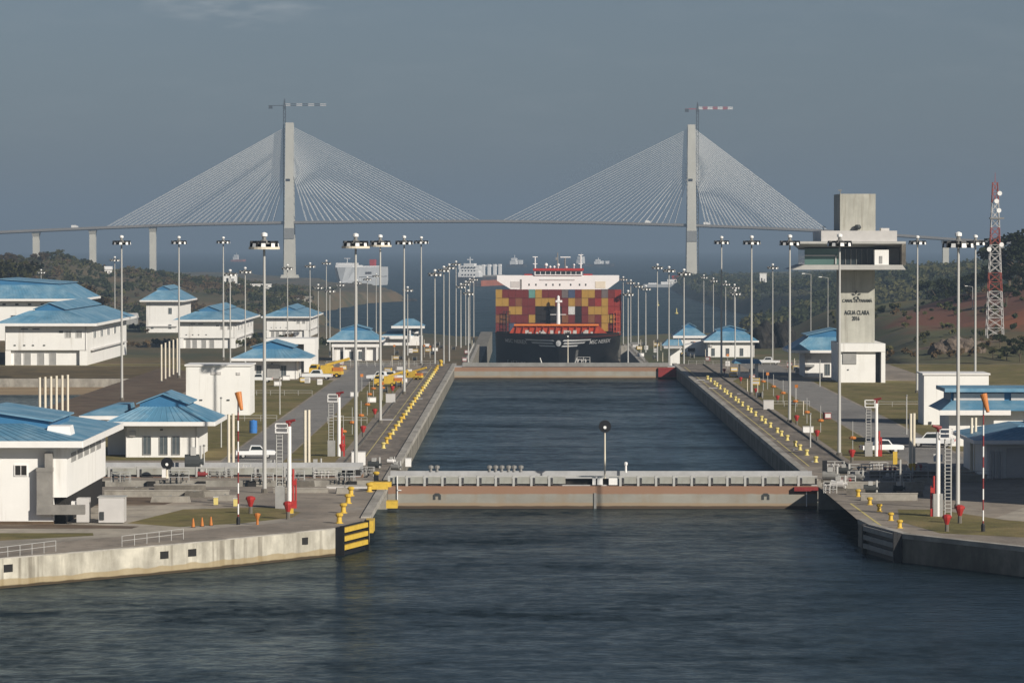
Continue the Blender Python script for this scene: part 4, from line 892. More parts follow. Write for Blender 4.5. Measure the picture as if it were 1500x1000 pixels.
MB().cyl((XA(1212, yc), 900, ZA(338, yc)), (XA(1212, yc), 900, ZA(330, yc)), .08, .05, 6).box(XA(1209, yc), XA(1215, yc), 899.9, 900.1, ZA(333, yc), ZA(332, yc)).build('antenna', M['steel'], t, off)
MB().box(XA(1296, yc), XA(1308, yc), 898, 902, ZA(338, yc), ZA(334, yc)).build('air_unit', M['cabinet'], t, off)
sm = MB().box(XA(1282.2, yc), XA(1303, yc)-.01, 890.6, 915, ZA(388, yc)+.01, ZA(366, yc)).build('service_room', M['white'], t, off)
MB().box(XA(1289, yc), XA(1293.5, yc), 890.5, 890.58, ZA(386, yc), ZA(375, yc)).build('door', M['grey'], sm, off)
MB().cyl((XA(1231, 893), 893.4, ZA(350, 893)), (XA(1231, 893), 893.4, ZA(279, 893)), .14, .1, 6).box(XA(1228, 893), XA(1233, 893), 893.3, 893.5, ZA(279.5, 893), ZA(278, 893)).build('mast', M['steeld'], t, off)
MB().lathe([(.5, 0), (.8, .5), (.5, 1.1)], (XA(1256, 893), 892.2, ZA(336.5, 893)), 8).build('camera_dome', M['ink'], t, off)
tf = 896.9
def ttx(s, px, py, size, sx=1.0, b=0.0): o = text('lettering', s, size, (XA(px, tf)-off[0], tf-off[1], ZA(py, tf)-off[2]), (R(90), 0, 0), M['ink'], t, .03, sx, 0, b)
ttx('CANAL DE PANAMÁ', 1256, 440.5, 1.0, .72, .01); ttx('AGUA CLARA', 1255.5, 458, 1.35, .66, .02); ttx('2016', 1254, 466.5, 1.3, .66, .02)
lg = MB(); cx, cz = XA(1254.5, tf), ZA(432.5, tf)
for k in range(5):
    a = R(90+72*k); u = (math.cos(a), math.sin(a)); n_ = (-u[1], u[0])
    lg.slabxz([(cx+u[0]*.2, cz+u[1]*.2), (cx+u[0]*.65+n_[0]*.26, cz+u[1]*.65+n_[1]*.26), (cx+u[0]*1.15, cz+u[1]*1.15), (cx+u[0]*.75-n_[0]*.2, cz+u[1]*.75-n_[1]*.2)], tf-.03, tf+.03)
lg.build('emblem', M['ink'], t, off)
# ------------------------------------------------------------------ container ship, bow on
from mathutils.bvhtree import BVHTree
SX = 12.5; ST = 1486.0
sh = thing('container_ship', 'huge black container ship stacked with boxes, bow towards the far lock gate', 'ship', (SX, ST, -18.5)); so_ = sh.location
def stemy(z): return ST+15*((min(0, z+4))/-16)**1.4 if z < -4 else ST
def hb(y, z):
    t = min(1, max(0, (z+24)/20.5)); ln = lerp(120, 52, t); p = lerp(.95, .42, t)
    d = (y-stemy(z))/ln
    return 0.0 if d <= 0 else 24.2*min(1, d)**p
zs = [-24, -20, -17, -14, -11, -8.5, -6.5, -5, -3.9]
us = [0, .15, .5, 1, 2, 3.5, 5.5, 8, 11, 15, 20, 26, 33, 42, 55, 75, 100, 135, 200, 330]
hv = []; hf = []
for s in (-1, 1):
    n0 = len(hv)
    for z in zs:
        for u in us:
            y = stemy(z)+u; hv.append((SX+s*hb(y, z), y, z+(.9*(1-min(1, u/60)) if z == zs[-1] else 0)))
    m_ = len(us)
    for j in range(len(zs)-1):
        for i in range(m_-1):
            q = (n0+j*m_+i, n0+j*m_+i+1, n0+(j+1)*m_+i+1, n0+(j+1)*m_+i); hf.append(q if s > 0 else q[::-1])
hm = MB().add(hv, hf)
bvh = BVHTree.FromPolygons([Vector(v) for v in hv], hf)
dk_ = MB()
for i in range(3, len(us)-1):
    y0, y1 = ST+us[i], ST+us[i+1]; a, b = hb(y0, -4), hb(y1, -4)
    dk_.add([(SX-a, y0, -4.6), (SX+a, y0, -4.6), (SX+b, y1, -4.6), (SX-b, y1, -4.6)], [(0, 1, 2, 3)])
hull = hm.build('hull', M['hull'], sh, so_, True)
dk_.build('deck', M['shiporange'], sh, so_)
br_ = MB(); Yb = 1524; X = lambda px, y=Yb: XA(px, y); Z = lambda py, y=Yb: ZA(py, y)
br_.add([(X(753), Yb, Z(477)), (X(877), Yb, Z(477)), (X(893), Yb+1, -4.5), (X(744), Yb+1, -4.5), (X(753), Yb+.4, Z(477)), (X(877), Yb+.4, Z(477)), (X(893), Yb+1.4, -4.5), (X(744), Yb+1.4, -4.5)],
        [(0, 3, 2, 1), (4, 5, 6, 7), (0, 1, 5, 4), (1, 2, 6, 5), (3, 0, 4, 7)])
for k in range(13):
    x = lerp(X(757), X(873), k/12); br_.box(x-.08, x+.08, Yb-.5, Yb+.1, -4.4, Z(478))
bw = br_.build('breakwater', M['shiporange'], sh, so_)
MB().box(X(753), X(877), Yb-1.0, Yb+.4, Z(477)+.01, Z(474.6)).build('breakwater_flange', M['shipflange'], bw, so_)
fd = MB(); random.seed(3)
for k in range(26):
    x = lerp(X(765), X(868), random.random()); w = random.uniform(.4, 1.4); fd.box(x, x+w, Yb-9-random.random()*9, Yb-7, -4.6, -3.2+random.random()*.9)
fd.build('windlass', M['steel'], sh, so_)
mh = MB(); xm = X(818); mh.cyl((xm, Yb+6, -4), (xm, Yb+6, Z(437)), .85, .55, 10).box(xm-1.0, xm+1.5, Yb+5.2, Yb+6.8, Z(443), Z(440)).box(xm-3, xm+3, Yb+5.8, Yb+6.2, Z(461.4), Z(460.6)).lathe([(.5, 0), (.6, .5), (.2, 1)], (xm, Yb+6, Z(437)), 8)
mh.build('foremast', M['shipwhite'], sh, so_)
def drape(name, mb, mtl, off_=.14):
    vs = []
    for x, y, z in mb.v:
        h = bvh.ray_cast(Vector((x, 1400, z)), Vector((0, 1, 0)))[0]
        vs.append((x, (h.y if h else 1540)-off_-(y if y < 1 else 0), z))
    mb.v = vs; return mb.build(name, mtl, hull, so_)
def strips(poly, n=14):          # a bar split along its length so that it follows the flare
    (x0, z0), (x1, z1), th, sl = poly; mb = MB()
    for k in range(n):
        a, b = k/n, (k+1)/n
        mb.add([(lerp(x0, x1, a), 0, lerp(z0, z1, a)), (lerp(x0, x1, b), 0, lerp(z0, z1, b)), (lerp(x0+sl, x1+sl, b), 0, lerp(z0, z1, b)+th), (lerp(x0+sl, x1+sl, a), 0, lerp(z0, z1, a)+th)], [(0, 1, 2, 3)])
    return mb
Ye = 1492; ex = XA(818, Ye)
for s in (-1, 1):
    em = MB()
    for py, a, b in ((498.3, 6, 47), (502.4, 7, 38), (506.6, 4, 27)):
        z = ZA(py, Ye)-.25; st = strips(((ex+s*a*Ye/F, z), (ex+s*b*Ye/F, z+.05), .52, s*.5)); em.add(st.v, st.f)
    drape('wing_emblem', em, M['letter'])
em = MB(); n = 20; em.add([(ex, 0, ZA(502.3, Ye))]+[(ex+.95*math.cos(2*math.pi*i/n), 0, ZA(502.3, Ye)+1.15*math.sin(2*math.pi*i/n)) for i in range(n)], [(0, i+1, (i+1) % n+1) for i in range(n)])
drape('round_emblem', em, M['letter'], .3)
def bowtext(s, px, py, size, sx, shear):
    o = text('bow_lettering', s, size, (0, 0, 0), (0, 0, 0), M['letter'], None, 0, 1.0, shear, .03)
    me = o.data; mb = MB(); x0 = XA(px, 1500); z0 = ZA(py, 1500)
    bm = bmesh.new(); bm.from_mesh(me); bmesh.ops.subdivide_edges(bm, edges=bm.edges[:], cuts=1); bm.to_mesh(me); bm.free()
    for v in me.vertices:
        x, z = x0+v.co.x*sx, z0+v.co.y
        h = bvh.ray_cast(Vector((x, 1400, z)), Vector((0, 1, 0)))[0]
        v.co = Vector((x, (h.y if h else 1540)-.2, z))-so_
    o.parent = hull
bowtext('MSC NEREX', 879.5, 501.5, 2.1, .74, .25); bowtext('MSC NEREX', 756, 501.5, 2.1, .74, -.25)
dm_ = MB(); random.seed(5)
for k in range(7):
    x = XA(743+k*4, 1560); z = ZA(533.5, 1560)
    dm_.add([(x, 0, z), (x+.75, 0, z), (x+.75, 0, z+.3), (x, 0, z+.3)], [(0, 1, 2, 3)]); dm_.add([(x+(k % 2)*.4, 0, z+.3), (x+.35+(k % 2)*.4, 0, z+.3), (x+.35+(k % 2)*.4, 0, z+1.5), (x+(k % 2)*.4, 0, z+1.5)], [(0, 1, 2, 3)])
    if k % 3 != 1: dm_.add([(x, 0, z+1.5), (x+.75, 0, z+1.5), (x+.75, 0, z+1.8), (x, 0, z+1.8)], [(0, 1, 2, 3)])
drape('draught_marks', dm_, M['letter'], .25)
ac = MB()
for s, px in ((1, 846),):
    x = XA(px, 1500); z = ZA(516, 1500)
    ac.add([(x-1, 0, z-3), (x-.2, 0, z-3), (x+.4, 0, z+1), (x-.6, 0, z+1), (x+1.0, 0, z-2.4), (x+1.6, 0, z-2.2), (x+.2, 0, z-3.4)], [(0, 1, 2, 3), (1, 4, 5, 6)])
drape('anchor', ac, M['steeld'], .4)
# accommodation block and bridge wings
Yw = 1640; X = lambda px, y=Yw: XA(px, y); Z = lambda py, y=Yw: ZA(py, y)
ac = MB().slabxz([(X(728), Z(411)), (X(748), Z(423.5)), (X(757), Z(423.5)), (X(757), -4), (X(880), -4), (X(880), Z(423.5)), (X(890), Z(423.5)), (X(907), Z(411)), (X(907), Z(403.3)), (X(728), Z(403.3))][::1], Yw, Yw+14)
acc = ac.build('accommodation', M['shipwhite'], sh, so_)
wh = MB().box(X(783), X(853), Yw-.6, Yw+12, Z(403.2), Z(396.5)).build('wheelhouse', M['shipwhite'], sh, so_)
wmb = None
for k in range(9):
    a = lerp(785, 852, k/9); MB().box(X(a), X(a+6.2), Yw-.75, Yw-.62, Z(401.6), Z(397.8)).build('window', M['glass'], wh, so_)
MB().box(X(781), X(855), Yw-1.2, Yw+13, Z(396.4), Z(393.2)).build('wheelhouse_roof', M['red'], sh, so_)
MB().box(X(768), X(781), Yw+.5, Yw+13, Z(403.2), Z(401.4)).build('deck_screen', M['red'], acc, so_); MB().box(X(855), X(868), Yw+.5, Yw+13, Z(403.2), Z(401.4)).build('deck_screen', M['red'], acc, so_)
for px in (775, 785, 800, 810, 820, 836, 849, 858): MB().box(X(px)-.25, X(px)+.3, Yw-.08, Yw-.003, Z(418.5), Z(415.5)).build('porthole', M['ink'], acc, so_)
MB().box(X(791), X(842), Yw-.3, Yw-.01, Z(410.2), Z(408.8)).build('ledge', M['cabinet'], acc, so_)
MB().box(X(762), X(764.5), Yw-.2, Yw-.004, Z(423), Z(409)).build('ladder_recess', M['steeld'], acc, so_); MB().box(X(748), X(761), Yw-.12, Yw-.004, Z(421), Z(412)).build('wing_frame', M['cabinet'], acc, so_); MB().box(X(872), X(887), Yw-.12, Yw-.004, Z(422), Z(412)).build('wing_frame', M['cream'], acc, so_)
for px, py0, py1, w in ((784, 393, 377, .3), (851, 393, 374, .35)):
    MB().cyl((X(px), Yw+4, Z(py0)), (X(px), Yw+4, Z(py1)), w, w*.7, 6).box(X(px)-1.0, X(px)+1.0, Yw+3.8, Yw+4.2, Z(py1), Z(py1-1.2)).box(X(px)-.9, X(px)+.9, Yw+3.8, Yw+4.2, Z(387), Z(386)).build('signal_mast', M['shipwhite'], sh, so_)
MB().cyl((X(817), Yw+5, Z(393)), (X(817), Yw+5, Z(370)), .4, .2, 6).cyl((X(828), Yw+5, Z(393)), (X(828), Yw+5, Z(377.6)), .3, .3, 6).box(X(814), X(817), Yw+4.8, Yw+5.2, Z(381), Z(377)).build('radar_mast', M['steeld'], sh, so_)
MB().box(X(821), X(836), Yw+4.7, Yw+5.3, Z(377.4), Z(376)).build('radar_scanner', M['shipwhite'], sh, so_)
for px, py, r in ((800, 388, .75), (806, 391, .5), (818, 388, .6), (841, 388, .45), (812, 391, .5), (830, 391.5, .45)):
    MB().cyl((X(px), Yw+3, Z(393)), (X(px), Yw+3, Z(py)), .18, .18, 6).lathe([(r*.6, -r*.8), (r, -.2*r), (r*.85, r*.5), (r*.3, r)], (X(px), Yw+3, Z(py)), 10).build('antenna_dome', M['shipwhite'], sh, so_)
# lashing bridges at both ends of the front bay
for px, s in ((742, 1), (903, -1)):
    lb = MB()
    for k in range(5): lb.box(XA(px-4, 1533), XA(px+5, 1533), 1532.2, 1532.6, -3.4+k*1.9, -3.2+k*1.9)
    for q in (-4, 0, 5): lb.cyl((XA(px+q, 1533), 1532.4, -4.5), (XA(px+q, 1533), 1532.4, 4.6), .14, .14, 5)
    lb.build('lashing_bridge', M['hull' if s > 0 else 'shiporange'], sh, so_)  # left one black: the shading there is painted into its colour
# containers: one object each
cm = {}
def contmat(nm, c):
    m = mixover(mat('container_'+nm, c, .55, .1, .5), tuple(q*.55+.02 for q in c), .5, .5, .78, (1, 1, .3), .7)
    cm[nm] = m
for nm, c in (('maroon', (.16, .022, .02)), ('red', (.29, .03, .022)), ('yellow', (.42, .25, .05)), ('brown', (.22, .085, .035)), ('blue', (.06, .085, .15)), ('teal', (.13, .30, .26)), ('white', (.62, .62, .60)), ('gap_shade', (.014, .011, .011)), ('grey', (.16, .13, .125))): contmat(nm, c)
CWD, CHT = 2.46, 3.14
def cont_mesh(nm):
    b = MB(); w, h, l = 1.225, 3.06, 12.1
    b.box(-w, w, .06, l, 0, h)
    for x in (-w, w-.14): b.box(x, x+.14, 0, .06, 0, h)
    for z in (0, h-.16): b.box(-w+.14, w-.14, 0, .06, z, z+.16)
    for x in (-.75, -.3, .25, .7): b.box(x, x+.07, .0, .06, .18, h-.18)
    return b.mesh('container', cm[nm])
cmesh = {k: cont_mesh(k) for k in cm}
rows = ["ymMmmtymmMmbmmyymrr"[:19], "yymmMmyyymmyMyrryrr", "mmyymmccccmwcmyyyrr", "bbmmmyccccmmcmmmyyr", "mmbmmmmmmmmmmmmmymr"]
key = {'y': 'yellow', 'm': 'maroon', 'M': 'brown', 't': 'teal', 'b': 'blue', 'w': 'white', 'c': 'gap_shade', 'r': 'red', 'g': 'grey'}  # near-black boxes paint the shadowed gaps where containers are missing
rows[0] = "ymmmmtymmmgbmyymgmr"; rows[1] = "yymMmmyyymmyMymryrr"; rows[3] = "MMmmmyccccMmcmMmyyr"
rn = ['top row', 'second row down', 'third row down', 'fourth row down', 'bottom row']
for j, rw in enumerate(rows):
    for i, c in enumerate(rw):
        k = key[c]; o = bpy.data.objects.new('shipping_container', cmesh[k]); COL.objects.link(o)
        o.location = (SX+(i-9)*2.52, 1534+random.uniform(-.08, .08), 12.7-3.17*(j+1))
        tag(o, '%s container, %s on the ship, %s towards the tower side' % (k, rn[j], ORD[i]), 'container', 'containers stacked on the ship')
MB().box(SX-23.8, SX+23.8, 1546.6, 1547, -4.5, 12.2).build('gap_backing', M['steeld'], sh, so_)  # dark panel added so no sunlit white shows through the container gaps
# bays behind, seen as the stack's red flank
# ------------------------------------------------------------------ ships lying beyond
cc = thing('car_carrier', 'tall grey slab sided car carrier moored by the sunlit shore point', 'ship', P(500, 417, 5220), R(-14)); cc.location.z = -27
hv = []; hf = []
def loft(secs):                   # sections: list of (y, [(halfwidth,z)...])
    mb = MB(); n = len(secs[0][1])
    for y, pr in secs:
        for w, z in pr: mb.v.append((w, y, z))
        for w, z in reversed(pr): mb.v.append((-w, y, z))
    m2 = 2*n
    for k in range(len(secs)-1):
        for i in range(m2): mb.f.append([k*m2+i, k*m2+(i+1) % m2, (k+1)*m2+(i+1) % m2, (k+1)*m2+i]); mb.m.append(0)
    mb.f.append(list(range(m2))); mb.m.append(0); mb.f.append(list(range(len(secs)*m2-1, (len(secs)-1)*m2-1, -1))); mb.m.append(0)
    return mb
M['chull'] = mat('grey_ship_side', (.50, .51, .52), .6, .06, .08); M['dhull'] = mixover(mat('dark_ship_side', (.05, .05, .055), .6, .2, .1), (.12, .07, .05), .1, .5, .7); M['ohull'] = mat('red_lead_side', (.42, .12, .055), .7, .15, .1)
loft([(0, [(.5, -3), (1.5, 6), (6, 23)]), (8, [(3, -3), (6, 6), (12, 23.2)]), (22, [(8, -3), (12, 6), (14, 23.2)]), (40, [(13.5, -3), (14.5, 6), (14.5, 23.2)]), (170, [(13.5, -3), (14.5, 6), (14.5, 23.2)])]).build('hull', M['chull'], cc)
MB().box(-11.5, 11.5, 12, 60, 23.3, 26).box(-14, 14, 22, 32, 26.01, 29).box(-9, 9, 60.1, 150, 23.3, 24.6).build('superstructure', M['shipwhite'], cc)
MB().box(-3.5, 3.5, 143, 151, 24.7, 33).build('funnel', M['red'], cc)
MB().cyl((0, 27, 29), (0, 27, 35), .5, .3, 6).box(-4, 4, 26.5, 27.5, 34.4, 35.2).build('radar_mast', M['shipwhite'], cc)
MB().box(-14.62, -14.52, 34, 165, 10, 10.8).box(14.52, 14.62, 34, 165, 10, 10.8).box(14.52, 14.62, 60, 90, 14, 17).build('side_band', M['dhull'], cc)
bk = thing('bulk_carrier', 'bulk carrier with white deckhouse and red hull, beside the ship bridge wing', 'ship', P(684, 418, 5200), R(-14)); bk.location.z = -27
loft([(0, [(9, -3), (12, 3), (13, 11)]), (14, [(12, -3), (13.5, 3), (14, 11)]), (40, [(13, -3), (14, 3), (14, 11)]), (150, [(13, -3), (14, 3), (14, 11)]), (175, [(2, -3), (3, 3), (5, 12)])]).build('hull', M['dhull'], bk)
MB().box(13.9, 14.3, 18, 150, -3, 6.5).build('lower_hull', M['ohull'], bk)
su = MB().box(-14, 14, 8, 26, 11.01, 17).box(-13, 13, 9, 25, 17.01, 21).box(-14, 14, 10, 23, 21.01, 25.5).box(-7, 7, 10, 22, 25.51, 28.5).build('superstructure', M['shipwhite'], bk)
wv = MB()
for z in (13, 18.4, 22.6):
    for x in (-9, -5, -1, 3, 7): wv.box(x, x+1.7, 7.6 if z < 17 else 8.6, 9.98 if z > 20 else 8.99 if z > 17 else 7.99, z, z+1.6)
wv.build('windows', M['dark'], su)
MB().cyl((0, 16, 28.5), (0, 16, 37), .7, .4, 6).box(-4, 4, 15.5, 16.5, 33, 34).build('radar_mast', M['shipwhite'], bk)
for y in (45, 75, 105, 132): MB().box(8, 11.4, y, y+5, 11.01, 27).box(-4, 12, y+1, y+3, 24, 26).build('deck_crane', M['shipwhite'], bk)
MB().box(-12, 12, 30, 150, 11.02, 13).build('hatch_covers', M['steeld'], bk)
def far_ship(label, px, py, Y, ln, rz, hullm, supy, sup_h, extra=False):
    z = -27-(Y*Y)/(2*RE); p = P(px, py, Y)
    r = thing('anchored_ship', label, 'ship', (p.x, Y, z), R(rz))
    h = loft([(-ln/2, [(1, -2), (3, 7)]), (-ln/2+ln*.12, [(10, -2), (12, 7)]), (ln*.45, [(10, -2), (12, 6)]), (ln/2, [(9, -2), (11, 6)])]); h.build('hull', M[hullm], r)
    MB().box(-11, 11, supy, supy+14, 6.1, 6+sup_h*.6).box(-12, 12, supy+1, supy+11, 6.1+sup_h*.6, 6+sup_h).cyl((0, supy+5, 6+sup_h), (0, supy+5, 6+sup_h*1.5), .9, .5, 6).build('superstructure', M['shipwhite'], r)
    if extra:
        m1 = MB()
        for q in (-.3, -.1, .1): m1.box(-6, 6, ln*q, ln*q+8, 6.1, 6+sup_h*.7)
        m1.build('deck_gear', M['shipwhite'], r)
    return r
far_ship('white ship anchored near the horizon in the gap between the bulk carrier and bridge wing', 757, 379, 9200, 46, 80, 'dhull', 0, 15, True)
far_ship('pale pinkish ship anchored behind the container ship masts', 850, 380, 9600, 40, 70, 'dhull', -8, 17)
far_ship('low white ship anchored farthest towards the second pylon', 881, 381, 9400, 60, 85, 'dhull', 2, 11, True)
far_ship('small white ship with red hull seen just under the lit floodlight mast head', 349, 373, 12000, 44, 82, 'ohull', 0, 14)
b = thing('barge', 'long low pale barge lying off the tower side shore', 'barge', P(966, 418, 5100), R(86)); b.location.z = -27
loft([(-20, [(4, -1), (5, 3)]), (20, [(4, -1), (5, 3)])]).build('hull', M['chull'], b); MB().box(-3, 3, -14, -2, 3.01, 6).box(-2, 2, 3, 14, 3.01, 4.6).build('deckhouse', M['shipwhite'], b)
for px, py, l in ((963.5, 447, 'small pale channel buoy nearer the ship in the dark channel'), (991, 459, 'small pale channel buoy nearer the tower side shore')):
    p = G(px, py, -27); o = MB().lathe([(1.2, -.4), (1.4, .4), (.5, .9), (.3, 3.4), (.5, 3.6), (.1, 4.2)], n=10).build('channel_buoy', M['pyellow']); o.location = p; tag(o, l, 'buoy')
# ------------------------------------------------------------------ floodlight masts
HM = 31.0
fm = thing('floodlight_mast', 'x', 'floodlight mast', (0, 0, -100), 0, 'tall floodlight masts along the locks')
MB().cyl((0, 0, 0), (0, 0, 1), .27, .145, 10).build('mast', M['steel'], fm)
MB().lathe([(.42, 0), (.42, .5), (.32, .6)], n=8).build('mast_base', M['concd'], fm)
hd = thing('crown', None, None, (0, 0, 0)); hd.parent = fm
del_ = []
cr_ = MB()
n = 20
for i in range(n):
    a, b = 2*math.pi*i/n, 2*math.pi*(i+1)/n
    cr_.cyl((1.5*math.cos(a), 1.5*math.sin(a), 0), (1.5*math.cos(b), 1.5*math.sin(b), 0), .09, .09, 5, False)
for i in range(4):
    a = math.pi*i/4+.3; cr_.cyl((1.5*math.cos(a), 1.5*math.sin(a), 0), (-1.5*math.cos(a), -1.5*math.sin(a), 0), .06, .06, 5)
cr_.lathe([(.5, -.25), (.5, .35), (.25, .5), (.25, .8)], n=8)
bpy.data.objects.remove(hd)
crown = cr_.build('crown_ring', M['steeld'], fm); crown.location = (0, 0, HM)
cap = MB().lathe([(.16, .8), (.40, .9), (.40, 1.25), (.1, 1.4)], n=10).build('crown_cap', M['lens'], fm); cap.location = (0, 0, HM)
fl = fz = None
for i in range(9):
    a = math.pi*2*i/9-math.pi/2+.12
    if fl is None:
        fl = MB().frustum((-.36, .36, -.12, .62, -.42), (-.30, .30, .0, .62, .38)).build('floodlight', M['black'], fm)
        fz = MB().add([(-.29, -.125, -.40), (.29, -.125, -.40), (.25, -.068, .08), (-.25, -.068, .08)], [(0, 1, 2, 3)]).build('lens', M['lens'], fl)
        # radial housings: the glass looks outwards and down
        o = fl
    else:
        o = fl.copy(); COL.objects.link(o); o.parent = fm; q = fz.copy(); COL.objects.link(q); q.parent = o
    o.location = (1.72*math.cos(a), 1.72*math.sin(a), HM-.05); o.rotation_euler = (0, 0, a+math.pi/2)
bk_ = bpy.data.objects
# the few nearer masts also carry a pale service ring under the lamps
# a light version for masts whose lamps are only a few pixels: same shape in two meshes
def far_proto():
    r = thing('floodlight_mast', 'x', 'floodlight mast', (0, 0, -100), 0, 'tall floodlight masts along the locks')
    MB().cyl((0, 0, 0), (0, 0, 1), .26, .145, 7).build('mast', M['steel'], r)
    h = MB(); h.lathe([(.45, -.3), (.45, .4), (.2, .6), (.2, .8)], n=6)
    for i in range(12):
        a, b = 2*math.pi*i/12, 2*math.pi*(i+1)/12
        h.cyl((1.5*math.cos(a), 1.5*math.sin(a), 0), (1.5*math.cos(b), 1.5*math.sin(b), 0), .09, .09, 4, False)
    h.mi = 0
    for i in range(9):
        a = math.pi*2*i/9-math.pi/2+.12; c, s_ = math.cos(a), math.sin(a); px, py = 1.72*c, 1.72*s_; u = (-s_, c)
        h.mi = 0; h.add([(px+u[0]*w+c*d, py+u[1]*w+s_*d, z) for z in (-.42, .38) for w, d in ((-.33, .12), (.33, .12), (.33, -.6), (-.33, -.6))], [(4, 5, 6, 7), (1, 2, 6, 5), (2, 3, 7, 6), (3, 0, 4, 7)])
        h.mi = 1; h.add([(px+u[0]*w+c*.14, py+u[1]*w+s_*.14, z) for w, z in ((-.26, -.42), (.26, -.42), (.26, .08), (-.26, .08))], [(0, 1, 2, 3)])
    h.mi = 1; h.lathe([(.16, .8), (.40, .9), (.40, 1.25), (.1, 1.4)], n=8)
    o = h.build('lamp_head', [M['steeld'], M['lens']], r); o.location = (0, 0, HM); return r
ff = far_proto()
LV = (0, -8.7, -17)
def ymast(py, lv): return (CH-(LV[lv]+HM-.2))*F/(py-352)
W_, T_ = 'quay opposite the control tower', 'control tower quay'
masts = []      # px, Y, level, near?, label
for k, (px, by, hy) in enumerate(((387, 722, 357), (521, 685, 360), (557, 620, 356), (592, 577, 355), (617, 535, 355))):
    masts.append((px, CH*F/(by-352), 0, True, '%s mast from the camera in the front row on the %s' % (ORD[k], W_)))
for k, (px, by) in enumerate(((1404, 745), (1230, 668), (1157, 619), (1101, 578), (1057, 551))):
    masts.append((px, CH*F/(by-352), 0, True, '%s mast from the camera in the front row on the %s' % (ORD[k], T_)))
for k, (px, hy) in enumerate(((637, 403), (650, 397), (658, 393), (668, 388))): masts.append((px, ymast(hy, 1), 1, False, '%s mast beyond the far gate on the side opposite the tower' % ORD[k]))
for k, (px, hy) in enumerate(((1002, 402), (980, 397.5), (963, 393))): masts.append((px, ymast(hy, 1), 1, False, '%s mast beyond the far gate on the %s' % (ORD[k], T_)))
for k, (px, hy) in enumerate(((675, 421), (682, 417), (688, 413), (694, 410))): masts.append((px, ymast(hy, 2), 2, False, '%s mast of the low row by the ship, on the side opposite the tower' % ORD[k]))
for k, (px, hy) in enumerate(((946, 424), (935, 420), (924, 415), (913, 410))): masts.append((px, ymast(hy, 2), 2, False, '%s mast of the low row by the ship, on the tower side' % ORD[k]))
for k, (px, Y) in enumerate(((178, 790), (262, 920), (327, 1065))): masts.append((px, Y, 0, True, '%s mast in the rear row by the white houses, opposite the tower' % ORD[k]))
for k, (px, Y) in enumerate(((1429, 715), (1344, 830))): masts.append((px, Y, 0, True, '%s mast in the rear row behind the control tower quay' % ORD[k]))
for k, (px, hy) in enumerate(((337, 403), (359, 399), (421, 394), (454, 391), (478, 386.5))): masts.append((px, ymast(hy, 1), 1, False, '%s far mast in the rear row among the blue roofed houses' % ORD[k]))
for k, (px, hy) in enumerate(((483, 427), (466, 422), (498, 418), (523, 415), (538, 410), (551, 405))): masts.append((px, ymast(hy, 2), 2, False, '%s mast on the low ground before the sunlit shore point' % ORD[k]))
for k, (px, hy) in enumerate(((1076, 422), (1063, 417), (1045, 412), (1031, 407))): masts.append((px, ymast(hy, 2), 2, False, '%s mast of the low rear row on the tower side' % ORD[k]))
masts += [(1132, ymast(393, 1), 1, False, 'single mast standing by the dark rock mound on the tower side'), (597, ymast(426, 2), 2, False, 'low mast just behind the small two tier gate house'), (686, ymast(431, 2), 2, False, 'shortest looking mast of the low cluster beside the ship'),
          (60, 1750, 1, False, 'lone mast behind the wide hall roof'), (168, 1480, 1, False, 'mast showing just beside the first rear row mast'), (920, ymast(432, 2), 2, False, 'mast of the tower side low row with its head below the others'), (1077, ymast(431, 2), 2, False, 'lower of two mast heads just past the tower side low rear row')]
for px, Y, lv, near, lab in masts:
    x = XA(px, Y); zh = LV[lv]
    if lab.startswith('lone mast'): zh = ZA(399, Y)-HM
    if lab.startswith('mast showing'): zh = ZA(381, Y)-HM
    gz = HZ(x, Y)
    if lv == 0 and near: gz = 0
    src = fm if near else ff
    c = copy_tree(src, (x, Y, zh), random.uniform(-.15, .15), lab)
    for q in bpy.data.objects[c.name].children:
        if q.name.split('.')[0] == 'mast': q.location.z = gz-zh-.2; q.scale = (1, 1, HM-(gz-zh)+.2)
        if q.name.split('.')[0] == 'mast_base': q.location.z = gz-zh-.05
    if lab.startswith(('first mast from the camera in the front row on the quay opp', 'second mast from the camera in the front row on the quay opp', 'third mast from the camera in the front row on the quay opp')):
        s = MB()
        for i in range(24):
            a, b2 = 2*math.pi*i/24, 2*math.pi*(i+1)/24
            s.add([(1.95*math.cos(t), 1.95*math.sin(t), z) for z in (-.72, -.42) for t in (a, b2)], [(0, 1, 3, 2)])
        o = s.build('service_ring', M['cream'], c); o.location = (0, 0, HM)
for r in (fm, ff):
    for q in list(r.children_recursive): bpy.data.objects.remove(q)
    bpy.data.objects.remove(r)
CH_OF.clear()
# thin street lights
def street(px, py0, py1, Y, s, label):
    x = XA(px, Y); z1 = ZA(py0, Y); z0 = min(ZA(py1, Y), HZ(x, Y)); r = thing('street_light', label, 'street light', (x, Y, z0), 0, 'thin street lights beside the tower')
    MB().cyl((0, 0, 0), (0, 0, z1-z0), .13, .08, 7).cyl((0, 0, z1-z0), (s*1.8, 0, z1-z0+.25), .07, .05, 6).build('pole', M['steel'], r); MB().box(min(s*1.7, s*2.6), max(s*1.7, s*2.6), -.16, .16, z1-z0+.16, z1-z0+.36).build('lamp', M['lens'], r)
street(1188, 402, 500, 1150, -1, 'thin street light farther from the tower shaft'); street(1213, 407, 495, 1130, -1, 'thin street light close beside the tower shaft')
street(1425, 420, 470, 1350, -1, 'thin street light on the hillside beside the lattice mast')
